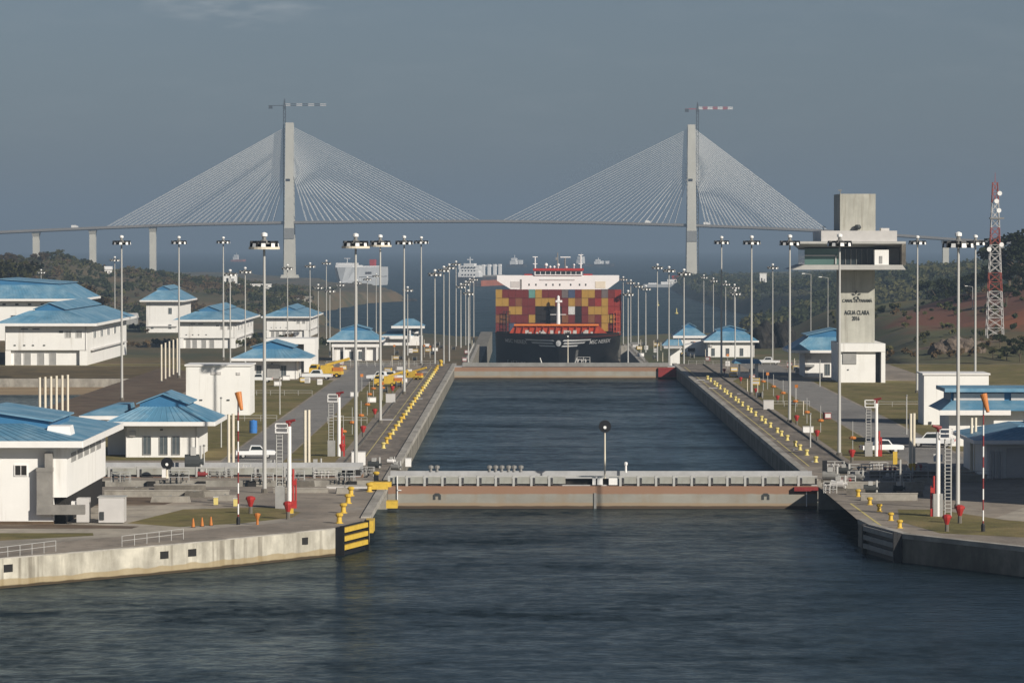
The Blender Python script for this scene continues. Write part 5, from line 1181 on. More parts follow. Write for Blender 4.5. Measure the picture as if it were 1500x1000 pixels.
# ------------------------------------------------------------------ bollards
bm_ = MB().lathe([(.36, 0), (.36, .06), (.24, .1), (.21, .55), (.34, .68), (.36, .82), (.2, .92)], n=12).mesh('mooring_bollard', M['yellow'])
bm2 = MB().lathe([(.36, 0), (.36, .06), (.24, .1), (.21, .5), (.33, .62), (.34, .74), (.2, .84)], n=12).mesh('mooring_bollard', M['pyellow'])
def bollard(x, y, me, lab, grp, s=1.0):
    o = bpy.data.objects.new('mooring_bollard', me); COL.objects.link(o); o.location = (x, y, 0.0); o.scale = (s, s, s); return tag(o, lab, 'bollard', grp)
for k in range(27): bollard(CL-3.85, 608+k*14.4+random.uniform(-.4, .4), bm_ if random.random() < .45 else bm2, '%s yellow bollard from the near gate in the long sunlit row' % ORD[k], 'yellow bollards on the sunlit quay', 1.1)
for k in range(24): bollard(CRX+3.75, 572+k*14.6+(2 if k % 3 else -2), bm2, '%s faded yellow bollard from the near gate on the tower side quay' % ORD[k], 'faded bollards on the tower quay', 1.05)
for (px, py), l in zip(((612, 0),), ()): pass
for k, (px, py) in enumerate(((497, 766), (503, 751), (510, 737), (514, 726), (541, 720), (551, 703))): g = G(px, py); bollard(g.x, g.y, bm_, '%s big yellow bollard from the corner fender, by the near gate' % ORD[k], 'big yellow bollards by the near gate', 1.25)
for k, (px, py) in enumerate(((1244, 716), (1257, 727), (1274, 739), (1288, 749), (1305, 762), (1318, 773))): g = G(px, py); bollard(g.x, g.y, bm_, '%s yellow bollard from the near gate on the shaded corner quay' % ORD[k], 'yellow bollards on the shaded corner quay', 1.0)
for k, (px, py) in enumerate(((655, 535), (660, 531), (666, 527))): bollard(CL-3.5-k*.2, 1008+k*6, bm_, '%s yellow bollard just past the far gate end' % ORD[k], 'yellow bollards by the far gate', 1.3)
# yellow painted lines
def line(a, b, w, name='painted_line'):
    a = Vector(a); b = Vector(b); d = (b-a).normalized(); n_ = Vector((-d.y, d.x, 0))*w/2
    o = MB().add([a-n_, b-n_, b+n_, a+n_], [(0, 1, 2, 3)]).build(name, M['pyellow']); tag(o, kind='structure'); return o
z = .012
line((CRX+2.1, 560, z), (CRX+2.1, 1000, z), .16); line(G(1246, 737, z), G(1290, 769, z), .25); line((CL-5.6, 575, z), (CL-5.6, 1000, z), .12)
line(G(580, 700, z), G(560, 699, z), .2)
o = MB().box(CL-1.6, CL-1.45, 1060, 1180, -8.4, -7.4).box(CL-1.6, CL-1.45, 1190, 1260, -8.4, -7.4).build('guard_rail', M['pyellow']); tag(o, 'yellow guard rail along the lower chamber edge on the sunlit side', 'guard rail')
# ------------------------------------------------------------------ monitor towers with ladders
def monitor(px, py, h, label, s=1):
    g = G(px, py); r = thing('fire_monitor_tower', label, 'monitor tower', (g.x, g.y, 0), 0, 'white ladder towers with red pipework')
    MB().cyl((.55*s, 0, 0), (.55*s, 0, h), .26, .24, 12).build('riser_pipe', M['trim'], r)
    l = MB()
    for x in (-.95*s, -.25*s):
        for y in (-.1, .6): l.cyl((x, y, 0), (x, y, h*.93), .05, .05, 5)
    k = .5
    while k < h*.93: l.box(min(-.95*s, -.25*s), max(-.95*s, -.25*s), -.14, -.06, k, k+.07); l.box(-.98*s, -.92*s, -.1, .6, k, k+.05) if s > 0 else l.box(.92, .98, -.1, .6, k, k+.05); k += .42
    l.build('ladder', M['steel'], r)
    c = MB(); x0, x1 = min(-1.1*s, .4*s), max(-1.1*s, .4*s)
    c.box(x0, x1, -.4, .9, h*.92, h*.92+.12)
    for zz in (.55, 1.05):
        c.box(x0, x1, -.4, -.34, h*.92+zz, h*.92+zz+.06); c.box(x0, x1, .84, .9, h*.92+zz, h*.92+zz+.06); c.box(x0, x0+.06, -.34, .84, h*.92+zz, h*.92+zz+.06); c.box(x1-.06, x1, -.34, .84, h*.92+zz, h*.92+zz+.06)
    for x in (x0, x1-.07):
        for y in (-.4, .83): c.box(x, x+.07, y, y+.07, h*.92+.12, h*.92+1.1)
    c.build('platform', M['trim'], r)
    MB().cyl((.55*s, 0, h), (.55*s, 0, h+.4), .15, .15, 8).cyl((.2*s, 0, h+.5), (1.25*s, -.3, h+.75), .2, .14, 8).lathe([(.3, 0), (.3, .25)], (.55*s, 0, h+.35), 8).build('nozzle', M['dred'], r)
    MB().cyl((1.0*s, .1, 0), (1.0*s, .1, h*.48), .13, .13, 8).cyl((1.3*s, .3, 0), (1.3*s, .3, h*.36), .1, .1, 8).box(min(.9*s, 1.4*s), max(.9*s, 1.4*s), -.1, .4, h*.28, h*.34).box(min(.8*s, 1.4*s), max(.8*s, 1.4*s), -.1, .4, 0, .9).build('valve_pipes', M['red'], r)
    MB().box(-1.1, .0, -.2, .7, 0, h*.27).build('control_panel', M['grey'], r)
    return r
monitor(417, 744, 9.6, 'white ladder tower with red pipes on the grass corner, opposite the control tower')
monitor(491, 668, 8.6, 'white ladder tower standing on the lawn strip by the road')
monitor(1278, 668, 7.7, 'white ladder tower near the white pickup, behind the tower side gate')
monitor(1381, 756, 9.6, 'white ladder tower on the shaded grass corner beside a tall mast', -1)
# ------------------------------------------------------------------ vent pipes
def pipes(pts, h, label, grp, yel=False):
    for k, (x, y) in enumerate(pts):
        r = thing('vent_pipe', label % ORD[k] if '%s' in label else label, 'pipe', (x, y, 0), 0, grp)
        MB().cyl((0, 0, 0), (0, 0, h), .21, .21, 9).build('pipe', M['cream'], r); MB().lathe([(.3, 0), (.3, .12)], n=9).build('flange', M['steeld'], r)
        if yel: MB().cyl((0, 0, .1), (0, 0, 1.5), .225, .225, 9).build('painted_foot', M['yellow'], r)
pipes([(XA(a, 638+k*2.5), 638+k*2.5) for k, a in enumerate((57.5, 65.5, 74, 82, 90.5, 98.5))], 9.7, '%s cream vent pipe in the row behind the near blue roof', 'six cream pipes behind the near blue roof')
pipes([(XA(236+k*5.8, 899+k*14), 899+k*14) for k in range(5)], 8.2, '%s cream vent pipe in the group before the two storey houses', 'five cream pipes near the basin')
pipes([(XA(a, 548), 548+k) for k, a in enumerate((446.5, 451.5))], 8.3, '%s cream pipe of the pair beside the road and ladder tower', 'pair of cream pipes by the road')
pipes([(XA(a, 560), 556+k*2) for k, a in enumerate((337.5, 342.5))], 7.4, '%s cream pipe of the pair beside the white pickup on the sunlit side', 'pair of cream pipes by the pickup')
pipes([(XA(a, 540), 540+k) for k, a in enumerate((1334.5, 1340.5))], 8.2, '%s cream pipe of the pair with yellow painted feet', 'pair of pipes with yellow feet', True)
pipes([(XA(a, 545), 545+k) for k, a in enumerate((1424, 1431))], 7.4, '%s cream pipe of the pair before the shaded blue roof', 'pair of cream pipes before the shaded roof')
# ------------------------------------------------------------------ striped masts, windsocks
def striped(px, py, h, label, sock):
    g = G(px, py); r = thing('windsock_mast', label, 'windsock', (g.x, g.y, 0))
    m1 = MB(); k = 0
    while k*1.15 < h: m1.mi = k % 2; m1.cyl((0, 0, k*1.15), (0, 0, min(h, (k+1)*1.15)), .085, .085, 7); k += 1
    m1.build('striped_pole', [M['dred'], M['trim']], r); MB().lathe([(.22, 0), (.22, .7), (.1, .9)], n=8).build('pole_base', M['black'], r)
    d = Vector((.22, -.25, -.95))
    MB().cyl((0, 0, h), Vector((0, 0, h))+d*2.0, .40, .18, 12, False).build('windsock', M['orange'], r)
striped(349, 768, 14.6, 'red and white striped windsock mast on the sunlit grass corner by the red hydrants', 1)
striped(1440, 778, 14.8, 'red and white striped windsock mast on the tower side grass corner', 1)
# ------------------------------------------------------------------ hydrants, cones, cabinets
def hydrant(px, py, label, s=1.0, m='red', base='concd'):
    g = G(px, py); r = thing('fire_hydrant', label, 'fire hydrant', (g.x, g.y, 0)); r.scale = (s, s, s)
    MB().cyl((0, 0, 0), (0, 0, .75), .22, .2, 9).build('stand', M[base], r)
    MB().lathe([(.16, .7), (.26, .95), (.44, 1.5), (.46, 1.75), (.2, 1.85)], n=8).cyl((-.5, 0, 1.55), (.5, 0, 1.55), .12, .12, 7).build('valve_body', M[m], r)
for px, py, l, s in ((367, 752, 'red hose hydrant nearest the striped mast on the grass corner', 1.1), (422, 760, 'red hydrant at the front of the grass corner below the ladder tower', 1.1), (1406, 766, 'red hydrant at the foot of the tall shaded corner mast', 1.1), (1387, 778, 'red hydrant nearest the quay edge on the shaded grass corner', 1.0),
                     (501, 668, 'red hydrant at the foot of the lawn strip ladder tower', 1.0), (532, 640, 'red hydrant farther up the lawn strip by the front masts', 1.0), (549, 612, 'red hydrant beside the third front mast', .9), (575, 577, 'red hydrant by the fourth front mast', .9),
                     (1248, 677, 'red hydrant behind the tower side near gate', 1.0), (1197, 645, 'red hydrant on the tower side lawn edge', .9), (1167, 622, 'red hydrant beside the third tower side mast', .9), (1139, 590, 'red hydrant near the grey box on the tower side', .8), (1107, 579, 'red hydrant beside the fourth tower side mast', .8), (1085, 562, 'red hydrant in front of the small shelter', .8), (1061, 549, 'red hydrant by the farthest tower side front mast', .8)): hydrant(px, py, l, s)
def stand(px, py, label, m='orange'):
    g = G(px, py); r = thing('lifebuoy_stand', label, 'lifebuoy stand', (g.x, g.y, 0))
    MB().cyl((0, 0, 0), (0, 0, 4.4), .06, .05, 6).build('post', M['steel'], r)
    MB().lathe([(.15, 1.72), (.48, 1.78), (.55, 1.95), (.42, 2.12), (.12, 2.2)], n=8).build('orange_ring', M[m], r)
for k, (px, py) in enumerate(((503, 650), (516, 636), (529, 625), (538, 608), (541, 592), (547, 583), (560, 582))): stand(px, py, '%s orange topped stand from the ladder tower along the lawn strip' % ORD[k])
for k, (px, py) in enumerate(((1249, 660), (1202, 633), (1182, 620), (1165, 603), (1147, 590), (1133, 580), (1118, 572), (1100, 565))): stand(px, py, '%s orange topped stand from the near gate on the tower side lawn' % ORD[k])
for k, px in enumerate((283, 296, 309)):
    g = G(px, 772-k*1.2); r = thing('traffic_cone', '%s orange traffic cone at the road edge below the grass corner' % ORD[k], 'traffic cone', (g.x, g.y, 0), 0, 'three orange traffic cones'); MB().box(-.24, .24, -.24, .24, 0, .06).build('foot', M['black'], r); MB().cyl((0, 0, .06), (0, 0, 1.0), .2, .07, 10).build('cone', M['orange'], r)
g = G(377, 766); hydrant(377, 768, 'small orange post hydrant between the two red hydrants', .7, 'orange', 'orange')
for px, py, w, d, h, m, l, nm in ((525, 682, 1.9, 1.2, 1.9, 'trim', 'white equipment cabinet at the foot of the second front mast', 'equipment_cabinet'), (598, 684, .8, .8, 1.2, 'trim', 'small white box beside the near gate end', 'equipment_cabinet'), (1126, 600, 1.9, 1.4, 1.7, 'cabinet', 'grey equipment box on the tower side lawn edge', 'equipment_cabinet'), (1184, 634, 1.7, 1.0, 1.0, 'trim', 'white equipment box on the tower side lawn by the orange stands', 'equipment_cabinet'),
                              (572, 590, 1.8, 1.3, 1.7, 'cabinet', 'pale equipment box behind the third front mast', 'equipment_cabinet'), (240, 700, .5, .5, 1.2, 'trim', 'short white marker block before the soil strip', 'marker_block'), (316, 740, .5, .5, .95, 'pyellow', 'pale marker block at the grass corner edge by the soil', 'marker_block'), (345, 742, .5, .5, .95, 'pyellow', 'pale marker block right behind the striped mast', 'marker_block'), (1374, 693, 1.2, .1, .9, 'trim', 'small white notice board standing in shade behind the gate', 'notice_board')):
    g = G(px, py); r = thing(nm, l, nm.split('_')[-1] if nm != 'notice_board' else 'sign', (g.x, g.y, 0))
    if nm == 'notice_board': MB().box(-w/2, w/2, 0, .06, 1.6, 2.6).build('board', M[m], r); MB().cyl((0, .08, 0), (0, .08, 2.4), .05, .05, 6).build('post', M['steel'], r)
    else:
        MB().box(-w/2, w/2, 0, d, .08, h).build('casing', M[m], r); MB().box(-w/2-.05, w/2+.05, -.05, d+.05, h, h+.08).build('lid', M['cabinet'], r); MB().box(-w/2-.05, w/2+.05, -.05, d+.05, 0, .08).build('plinth', M['concd'], r)
g = G(371, 634); r = thing('water_barrel', 'bright blue barrel on the lawn beside the road', 'barrel', (g.x, g.y, 0)); MB().lathe([(.62, 0), (.66, .5), (.62, .55), (.66, 1.2), (.62, 1.25), (.64, 1.95), (.55, 2.05)], n=16).build('barrel', M['blue'], r); MB().lathe([(.2, 2.05), (.2, 2.15)], n=8).build('lid', M['blue'], r)
# fence posts / slim lamp posts on the lawns
for k, (px, py, h) in enumerate(((324, 655, 7.4), (410, 607, 6.6), (1328, 636, 6.2), (1201, 566, 5.5), (1187, 655, 5.0), (299, 690, 3.4))):
    g = G(px, py); r = thing('lawn_post', ['slim grey post on the lawn before the white block', 'slim grey post at the lawn corner by the low white house', 'slim grey post on the lawn below the control tower', 'slim grey post beside the tower base', 'slim grey post by the tower side lawn stands', 'slim grey post behind the parked gate'][k], 'post', (g.x, g.y, 0)); MB().cyl((0, 0, 0), (0, 0, h), .11, .09, 8).build('post', M['steel'], r); MB().lathe([(.16, h), (.2, h+.12), (.08, h+.25)], n=8).build('cap', M['steeld'], r)
# ------------------------------------------------------------------ railings
def railing(name, path, label, cat='railing', step=2.0, h=1.1, m='steel'):
    r = thing(name, label, cat, (path[0][0], path[0][1], 0)); off = r.location
    for zz, nm in ((h, 'top_rail'), (h*.55, 'mid_rail')): MB().tube([(x, y, zz) for x, y in path], .035, 5).build(nm, M[m], r, off)
    pm = None
    for (ax, ay), (bx, by) in zip(path, path[1:]):
        n = max(1, int(math.hypot(bx-ax, by-ay)/step))
        for k in range(n+1):
            p = (lerp(ax, bx, k/n)-off[0], lerp(ay, by, k/n)-off[1], 0)
            if pm is None: pm = MB().cyl((0, 0, 0), (0, 0, h), .04, .04, 5).build('post', M[m], r); pm.location = p
            else: c = pm.copy(); COL.objects.link(c); c.parent = r; c.location = p
g = [G(a, b) for a, b in ((-40, 824), (85, 808))]; railing('quay_railing', [(q.x-.3, q.y+.6) for q in g], 'thin pale railing along the quay edge below the big white house')
g = [G(a, b) for a, b in ((182, 801), (272, 790))]; railing('quay_railing', [(q.x-.3, q.y+.6) for q in g], 'thin pale railing on the quay edge between house and grass corner')
for pth, l in (([(-43.3, 700), (-74, 700)], 'low wire fence across the lawn in front of the white block'), ([(-43.3, 816), (-63, 816)], 'low wire fence across the lawn before the low white house'), ([(64, 760), (90, 760)], 'low wire fence across the lawn below the control tower')): railing('lawn_fence', pth, l, 'fence', 2.6, 1.0)
railing('gate_railing', [(CRX+5, 529), (CRX+24, 529)], 'grey railing behind the gate slot on the tower side'); railing('gate_railing', [(CL-6, 549), (CL-62, 549)], 'grey railing behind the parked gate on the sunlit side')
railing('gate_railing', [(-22, 1012), (-50, 1012)], 'thin railing at the lip of the upper quay near the far gate, sunlit side'); railing('gate_railing', [(41, 1015), (70, 1015)], 'thin railing at the lip of the upper quay near the far gate, tower side')
railing('gate_railing', [(67, 470), (67, 520)], 'shaded railing beside the roller door house'); 
# ------------------------------------------------------------------ vehicles
def pickup(label, px, py, rz, s=1.0, m='car', cat='pickup truck'):
    g = G(px, py); r = thing('pickup_truck', label, cat, (g.x, g.y, 0.012), R(rz)); r.scale = (s, s, s)
    b = MB()
    for x0, x1 in ((-.86, .86),):
        b.slabyz([(-2.6, .5), (2.6, .5), (2.65, .95), (2.5, 1.05), (1.2, 1.12), (.7, 1.72), (-.6, 1.75), (-.85, 1.1), (-.85, 1.02), (-2.6, 1.02)], x0, x1)
    bo = b.build('body', M[m], r)
    MB().slabyz([(-.68, 1.14), (1.02, 1.14), (.62, 1.62), (-.5, 1.64)], -.875, .875).build('side_glass', M['glass'], r)
    MB().add([(-.76, 1.21, 1.17), (.76, 1.21, 1.17), (.7, .76, 1.69), (-.7, .76, 1.69)], [(0, 1, 2, 3)]).build('windscreen', M['glass'], r)
    MB().box(-.74, .74, -2.5, -.95, .98, 1.035).build('load_bed', M['ink'], r)
    for x in (-.82, .62):
        for y in (-1.65, 1.6):
            w = MB().cyl((x, y, .38), (x+.2, y, .38), .38, .38, 14).build('wheel', M['rubber'], r); MB().cyl((x-.012, y, .38), (x+.212, y, .38), .2, .2, 10).build('rim', M['steel'], w)
    for x in (-.8, .5):
        MB().box(x, x+.3, 2.6, 2.68, .72, .9).build('headlight', M['lens'], r); MB().box(x, x+.3, -2.64, -2.58, .72, .98).build('tail_light', M['red'], r)
    return r
pickup('white pickup parked on the road end near the parked gate', 374, 671, -84, 1.08)
pickup('white pickup beside the ladder tower on the tower side', 1291, 664, -78, 1.2)
pickup('white pickup half hidden behind the cream pipes with yellow feet', 1366, 655, 80, 1.3)
pickup('white pickup by the yellow works machine on the sunlit quay', 559, 558, 80, 1.25); pickup('small white pickup at the roadside beside the low white house', 465, 556, 84, 1.3)
pickup('tiny white pickup beyond the small shelter on the tower side', 1126, 534, 84, 1.1); pickup('second white vehicle parked next to the yellow works machine', 573, 557, 84, 1.2); pickup('white pickup parked in front of the low white house shutter', 380, 560, 86, 1.1)
def machine(label, px, py, rz, s=1.0):
    g = G(px, py); r = thing('works_machine', label, 'crane truck', (g.x, g.y, .012), R(rz)); r.scale = (s,)*3
    MB().box(-1.2, 1.2, -4, 4, .8, 1.6).build('chassis', M['yellow'], r); MB().slabyz([(1.9, 1.61), (4, 1.61), (4, 2.4), (3.5, 3.2), (1.9, 3.2)], -1.1, 1.1).build('cab', M['yellow'], r)
    MB().slabyz([(2.1, 2.3), (3.9, 2.3), (3.5, 3.0), (2.1, 3.0)], -1.12, 1.12).build('cab_glass', M['glass'], r)
    MB().box(-1.1, 1.1, -1.6, 1.2, 1.61, 3.0).build('turret', M['yellow'], r)
    MB().slabyz([(-.6, 2.9), (.4, 3.2), (-5.6, 4.9), (-5.8, 4.3)], -.35, .35).build('boom', M['yellow'], r); MB().box(-1.15, 1.15, -3.9, -1.8, 1.61, 2.5).build('engine_cover', M['orange'], r)
    for x in (-1.25, .85):
        for y in (-2.8, -1.2, 2.8): w = MB().cyl((x, y, .55), (x+.4, y, .55), .55, .55, 14).build('wheel', M['rubber'], r); MB().cyl((x-.01, y, .55), (x+.41, y, .55), .26, .26, 10).build('rim', M['yellow'], w)
machine('yellow mobile crane parked beside the white gateway block', 478, 553, 80, .95); machine('yellow works machine among the quay stands near the fourth front mast', 569, 566, 84, .75)
machine('small yellow works machine on the quay just past the fourth front mast', 604, 556, 70, .6)
# ------------------------------------------------------------------ machinery and low walls around the gate slots
def block(px0, px1, py, d, h, m, name, label, cat, top=None):
    Y = CH*F/(py-352); x0, x1 = XA(px0, Y), XA(px1, Y); r = thing(name, label, cat, ((x0+x1)/2, Y, 0)); off = r.location
    MB().box(x0, x1, Y, Y+d, 0, h).build('body', M[m], r, off)
    MB().box(x0-.06, x1+.06, Y-.06, Y+d+.06, h, h+.10).build('cap', M[top or 'coping'], r, off)
    return r, off, x0, x1, Y
for px0, px1, py, d, h, m, l in ((152, 335, 728, .5, .75, 'conc', 'long low concrete wall behind the big white house yard'), (225, 300, 717, 1.2, .55, 'concd', 'dark low concrete step before the parked gate'), (400, 480, 722, .6, .5, 'conc', 'pale low wall along the gate slot near the grass corner'), (478, 546, 716, 1.6, .35, 'cabinet', 'flat pale steel cover plate box near the gate end'),
                               (1262, 1345, 733, .6, .8, 'conc', 'low concrete wall at the tower side slot, nearest the water'), (1228, 1355, 717, .8, .9, 'conc', 'middle low concrete wall at the tower side slot'), (1275, 1375, 700, .8, .9, 'concd', 'farthest low concrete wall behind the tower side slot'), (1385, 1447, 706, .6, .9, 'conc', 'pale low wall in the shade beyond the tall corner mast')):
    block(px0, px1, py, d, h, m, 'low_wall', l, 'low wall')
def pump(px, py, s, label, m='steeld', tall=1.0):
    g = G(px, py); r = thing('gate_machinery', label, 'machinery', (g.x, g.y, 0), R(random.uniform(-20, 20))); r.scale = (s, s, s*tall)
    MB().box(-.9, .9, -.5, .5, 0, .25).build('bed', M['concd'], r); MB().cyl((-.75, 0, .7), (.55, 0, .7), .42, .42, 12).cyl((.55, 0, .7), (.95, 0, .7), .2, .2, 8).build('motor', M[m], r); MB().box(-.25, .25, -.3, .3, 1.05, 1.5).cyl((.7, 0, .2), (.7, 0, 1.6), .12, .12, 8).build('junction_box', M['steel'], r)
pump(283, 694, 1.5, 'dark winch on posts behind the gate slot before the white house', 'ink', 1.6); pump(296, 700, .8, 'small red footed winch beside the dark winch', 'dred'); pump(395, 690, 1.0, 'grey pump between the pipes and the first front mast'); pump(462, 690, 1.1, 'grey pump beside the cream pipe pair'); pump(548, 688, 1.1, 'dark pump by the white cabinet at the gate end', 'ink'); pump(580, 690, .9, 'grey pump just at the sunlit end of the gate')
pump(573, 680, .7, 'small white topped pump near the gate end bollards', 'trim')
for k, (px, py, s, m) in enumerate(((1216, 706, 1.3, 'steeld'), (1228, 718, 1.2, 'cabinet'), (1236, 696, 1.0, 'ink'), (1256, 706, 1.0, 'steeld'), (1275, 724, 1.1, 'ink'), (1300, 708, .9, 'steeld'), (1316, 722, .9, 'ink'), (1330, 700, .9, 'steeld'))):
    pump(px, py, s, ['grey pump right at the tower side end of the near gate', 'pale pump on the shaded corner behind the first yellow bollard', 'dark pump at the trench kerb end on the tower side', 'grey pump behind the shaded corner walls', 'dark drum winch beside the third shaded corner bollard', 'grey pump between the low walls of the tower side slot', 'dark pump below the slim post on the tower side walls', 'grey pump at the feet of the yellow footed pipes'][k], m)
for k, (px, py, m, h) in enumerate(((551, 714, 'black', 1.6), (1208, 701, 'black', 2.4), (426, 752, 'yellow', .6), (1311, 681, 'yellow', 1.9), (1319, 722, 'steel', 4.2))):
    g = G(px, py); r = thing('gate_post', ['dark square post at the sunlit end of the near gate', 'dark square post at the shaded end of the near gate', 'short yellow post by the grass corner hydrant', 'yellow frame post behind the tower side slot', 'tall thin grey post on the tower side slot walls'][k], 'post', (g.x, g.y, 0)); w = .3 if m != 'steel' else .1
    MB().box(-w, w, -w, w, .05, h).build('post', M[m], r); MB().box(-w-.1, w+.1, -w-.1, w+.1, 0, .05).build('base_plate', M['steeld'], r)
random.seed(31)
def rack(px, py, w, h, label, m='cabinet'):
    g = G(px, py); r = thing('valve_rack', label, 'pipe rack', (g.x, g.y, 0), R(random.uniform(-12, 12))); t = MB()
    for x in (-w/2, 0, w/2):
        for y in (0, .8): t.cyl((x, y, 0), (x, y, h), .045, .045, 5)
    for z in (h*.35, h*.7, h): t.tube([(-w/2, 0, z), (w/2, 0, z), (w/2, .8, z), (-w/2, .8, z), (-w/2, 0, z)], .04, 5)
    t.build('frame', M['steel'], r)
    p = MB()
    for k in range(3): (p.cyl((-w/2+.2, .4, h*.72), (-w/2+.25+w*.6, .4, h*.72), .07, .07, 6) if k == 0 else p); p.cyl((-w/2+.2+k*w*.3, .4, 0), (-w/2+.2+k*w*.3, .4, h*.8), .09, .09, 7).lathe([(.2, h*.5), (.22, h*.5+.25), (.1, h*.5+.4)], (-w/2+.2+k*w*.3, .4, 0), 8)
    p.build('valve_pipes', M[m], r); return r
for k, (px, py, w, h) in enumerate(((1222, 692, 2.6, 1.5), (1240, 712, 2.2, 1.3), (1262, 694, 3.0, 1.3), (1288, 690, 2.4, 1.2), (1306, 696, 2.2, 1.4), (1322, 706, 2.0, 1.2), (1216, 722, 1.6, 1.4), (1345, 690, 2.6, 1.1))):
    rack(px, py, w, h, '%s grey pipe rack among the machinery at the tower side end of the near gate' % ORD[k], ('cabinet', 'red', 'steeld')[k % 3])
for k, (px, py, w, h) in enumerate(((176, 706, 2.4, 1.3), (214, 694, 3.0, 1.0), (262, 704, 2.6, 1.4), (322, 700, 3.2, 1.0), (356, 696, 2.0, 1.5), (384, 704, 2.8, 1.0), (432, 704, 2.4, 1.3), (476, 700, 3.0, 1.1), (506, 704, 2.2, 1.4), (536, 697, 2.0, 1.2))):
    rack(px, py, w, h, '%s grey pipe rack along the parked gate, counted from the big white house' % ORD[k], ('steeld', 'cabinet', 'ink')[k % 3])
for k, (px, py, w) in enumerate(((200, 722, 1.6), (250, 735, 2.4), (285, 728, 1.2), (330, 733, 1.4), (446, 712, 1.3), (505, 722, 1.1), (1254, 724, 1.2), (1290, 712, 1.5), (1332, 727, 1.7), (1352, 708, 1.1))):
    g = G(px, py); r = thing('concrete_block', '%s squat concrete block near the gate slots, counted across the photo' % ORD[k], 'concrete block', (g.x, g.y, 0), R(random.uniform(-8, 8)), 'squat concrete blocks by the gate slots')
    MB().frustum((-w, w, -.5, .5, 0), (-w*.92, w*.92, -.42, .42, .7)).build('block', M['conc' if k % 2 else 'concd'], r); MB().box(-.12, .12, -.05, .05, .7, .85).build('lifting_eye', M['steeld'], r)
target('small round signal target on a pole at the far gate, before the ship', XA(832, 1003), 1003, 0, 7.3)
# hatch covers and drain grates break up the paving
random.seed(21)
for k in range(34):
    if k % 2: x = random.uniform(CL-16, CL-8.5); 
    else: x = random.uniform(CRX+1.6, CRX+7)
    if k % 2 and k % 4 == 1: x = random.uniform(CL-7, CL-1.6)
    y = random.uniform(560, 990); w = random.uniform(.4, 1.2)
    o = MB().box(x-w, x+w, y-w*1.6, y+w*1.6, 0, .05).build('hatch_cover', M['concd' if k % 3 else 'cabinet']); tag(o, 'flat metal hatch cover in the lock side paving', 'hatch cover', 'hatch covers in the lock paving')
M['fred'] = mat('faded_red_paint', (.36, .085, .06), .6, .2, .6)
# ------------------------------------------------------------------ quay clutter: cabinets, guard posts, drums
random.seed(77)
def proto_set():
    out = []
    for nm, m, w, d, h in (('equipment_cabinet', 'trim', .55, .4, 1.3), ('equipment_cabinet', 'cabinet', .8, .6, 1.1), ('equipment_cabinet', 'dred', .6, .5, 1.2), ('equipment_cabinet', 'yellow', .8, .6, 1.0)):
        r = thing(nm, 'x', 'cabinet', (0, 0, 0)); MB().box(-w, w, -d, d, .1, h).build('casing', M[m], r); MB().box(-w-.06, w+.06, -d-.06, d+.06, h, h+.08).build('lid', M['steeld'], r); MB().box(-w+.1, w-.1, -d-.03, -d, .3, h-.2).build('door', M['cabinet' if m != 'cabinet' else 'trim'], r); out.append((r, {'trim': 'white', 'cabinet': 'grey', 'dred': 'dark red', 'yellow': 'yellow'}[m]+' cabinet'))
    r = thing('guard_post', 'x', 'post', (0, 0, 0)); MB().cyl((0, 0, 0), (0, 0, 3.6), .06, .05, 6).build('post', M['steel'], r); MB().box(-.3, .3, -.06, .06, 3.0, 3.6).build('plate', M['orange'], r); out.append((r, 'thin post with an orange plate'))
    r = thing('guard_post', 'x', 'post', (0, 0, 0)); MB().cyl((0, 0, 0), (0, 0, 2.6), .09, .08, 7).build('post', M['cream'], r); MB().lathe([(.2, 0), (.2, .12)], n=8).build('foot', M['steeld'], r); out.append((r, 'short cream post'))
    r = thing('cable_drum', 'x', 'drum', (0, 0, 0)); MB().cyl((-.5, 0, .75), (.5, 0, .75), .45, .45, 12).build('drum', M['ink'], r)
    for x in (-.58, .5): MB().cyl((x, 0, .75), (x+.08, 0, .75), .75, .75, 14).build('flange', M['steeld'], r)
    out.append((r, 'dark cable drum'))
    return out
ps_ = proto_set()
for where, z, boxes, n in (('sunlit upper quay', 0, ((-35, -26.8, 760, 1015), (-62, -44, 860, 1015)), 34), ('tower side upper quay', 0, ((45.8, 53.6, 700, 1015), (64, 72, 930, 1015)), 34), ('sunlit lower quay', -8.7, ((-46, -19.5, 1325, 1535),), 26), ('tower side lower quay', -8.7, ((39.5, 62, 1325, 1535),), 26)):
    cnt = {}
    for k in range(n):
        r, l = ps_[int(random.random()**.8*len(ps_))]; cnt[l] = cnt.get(l, 0)+1; b = boxes[k % len(boxes)]
        c = copy_tree(r, (random.uniform(b[0], b[1]), lerp(b[2], b[3], (k+random.random())/n), z), random.uniform(-.3, .3), '%s on %s, %s towards the sea' % (l, where, ORD[cnt[l]-1])); c['group'] = 'fittings scattered along the lock quays'
        if z < 0: c.scale = (1.2, 1.2, 1.2)
for r, l in ps_:
    for q in list(r.children_recursive): bpy.data.objects.remove(q)
    bpy.data.objects.remove(r)
for a, b_, l in (((797, 541), (791, 524), 'leaning pale arm on the far gate before the middle of the black hull'), ((838, 541), (845, 524), 'leaning pale arm on the far gate beside the signal target')):
    p, q = P(*a, 1002), P(*b_, 1002); r = thing('mooring_boom', l, 'boom', (p.x, 1002, p.z)); MB().cyl((0, 0, -.3), (q.x-p.x, 0, q.z-p.z), .22, .14, 8).build('boom', M['steel'], r); MB().box(-.5, .5, -.4, .4, -.4, .2).build('boom_base', M['steeld'], r)
o = rack(855, 541, 3.2, 2.2, 'grey pipe rack on top of the far gate under the ship anchor', 'cabinet'); o.location = (XA(855, 1003), 1003, .12)
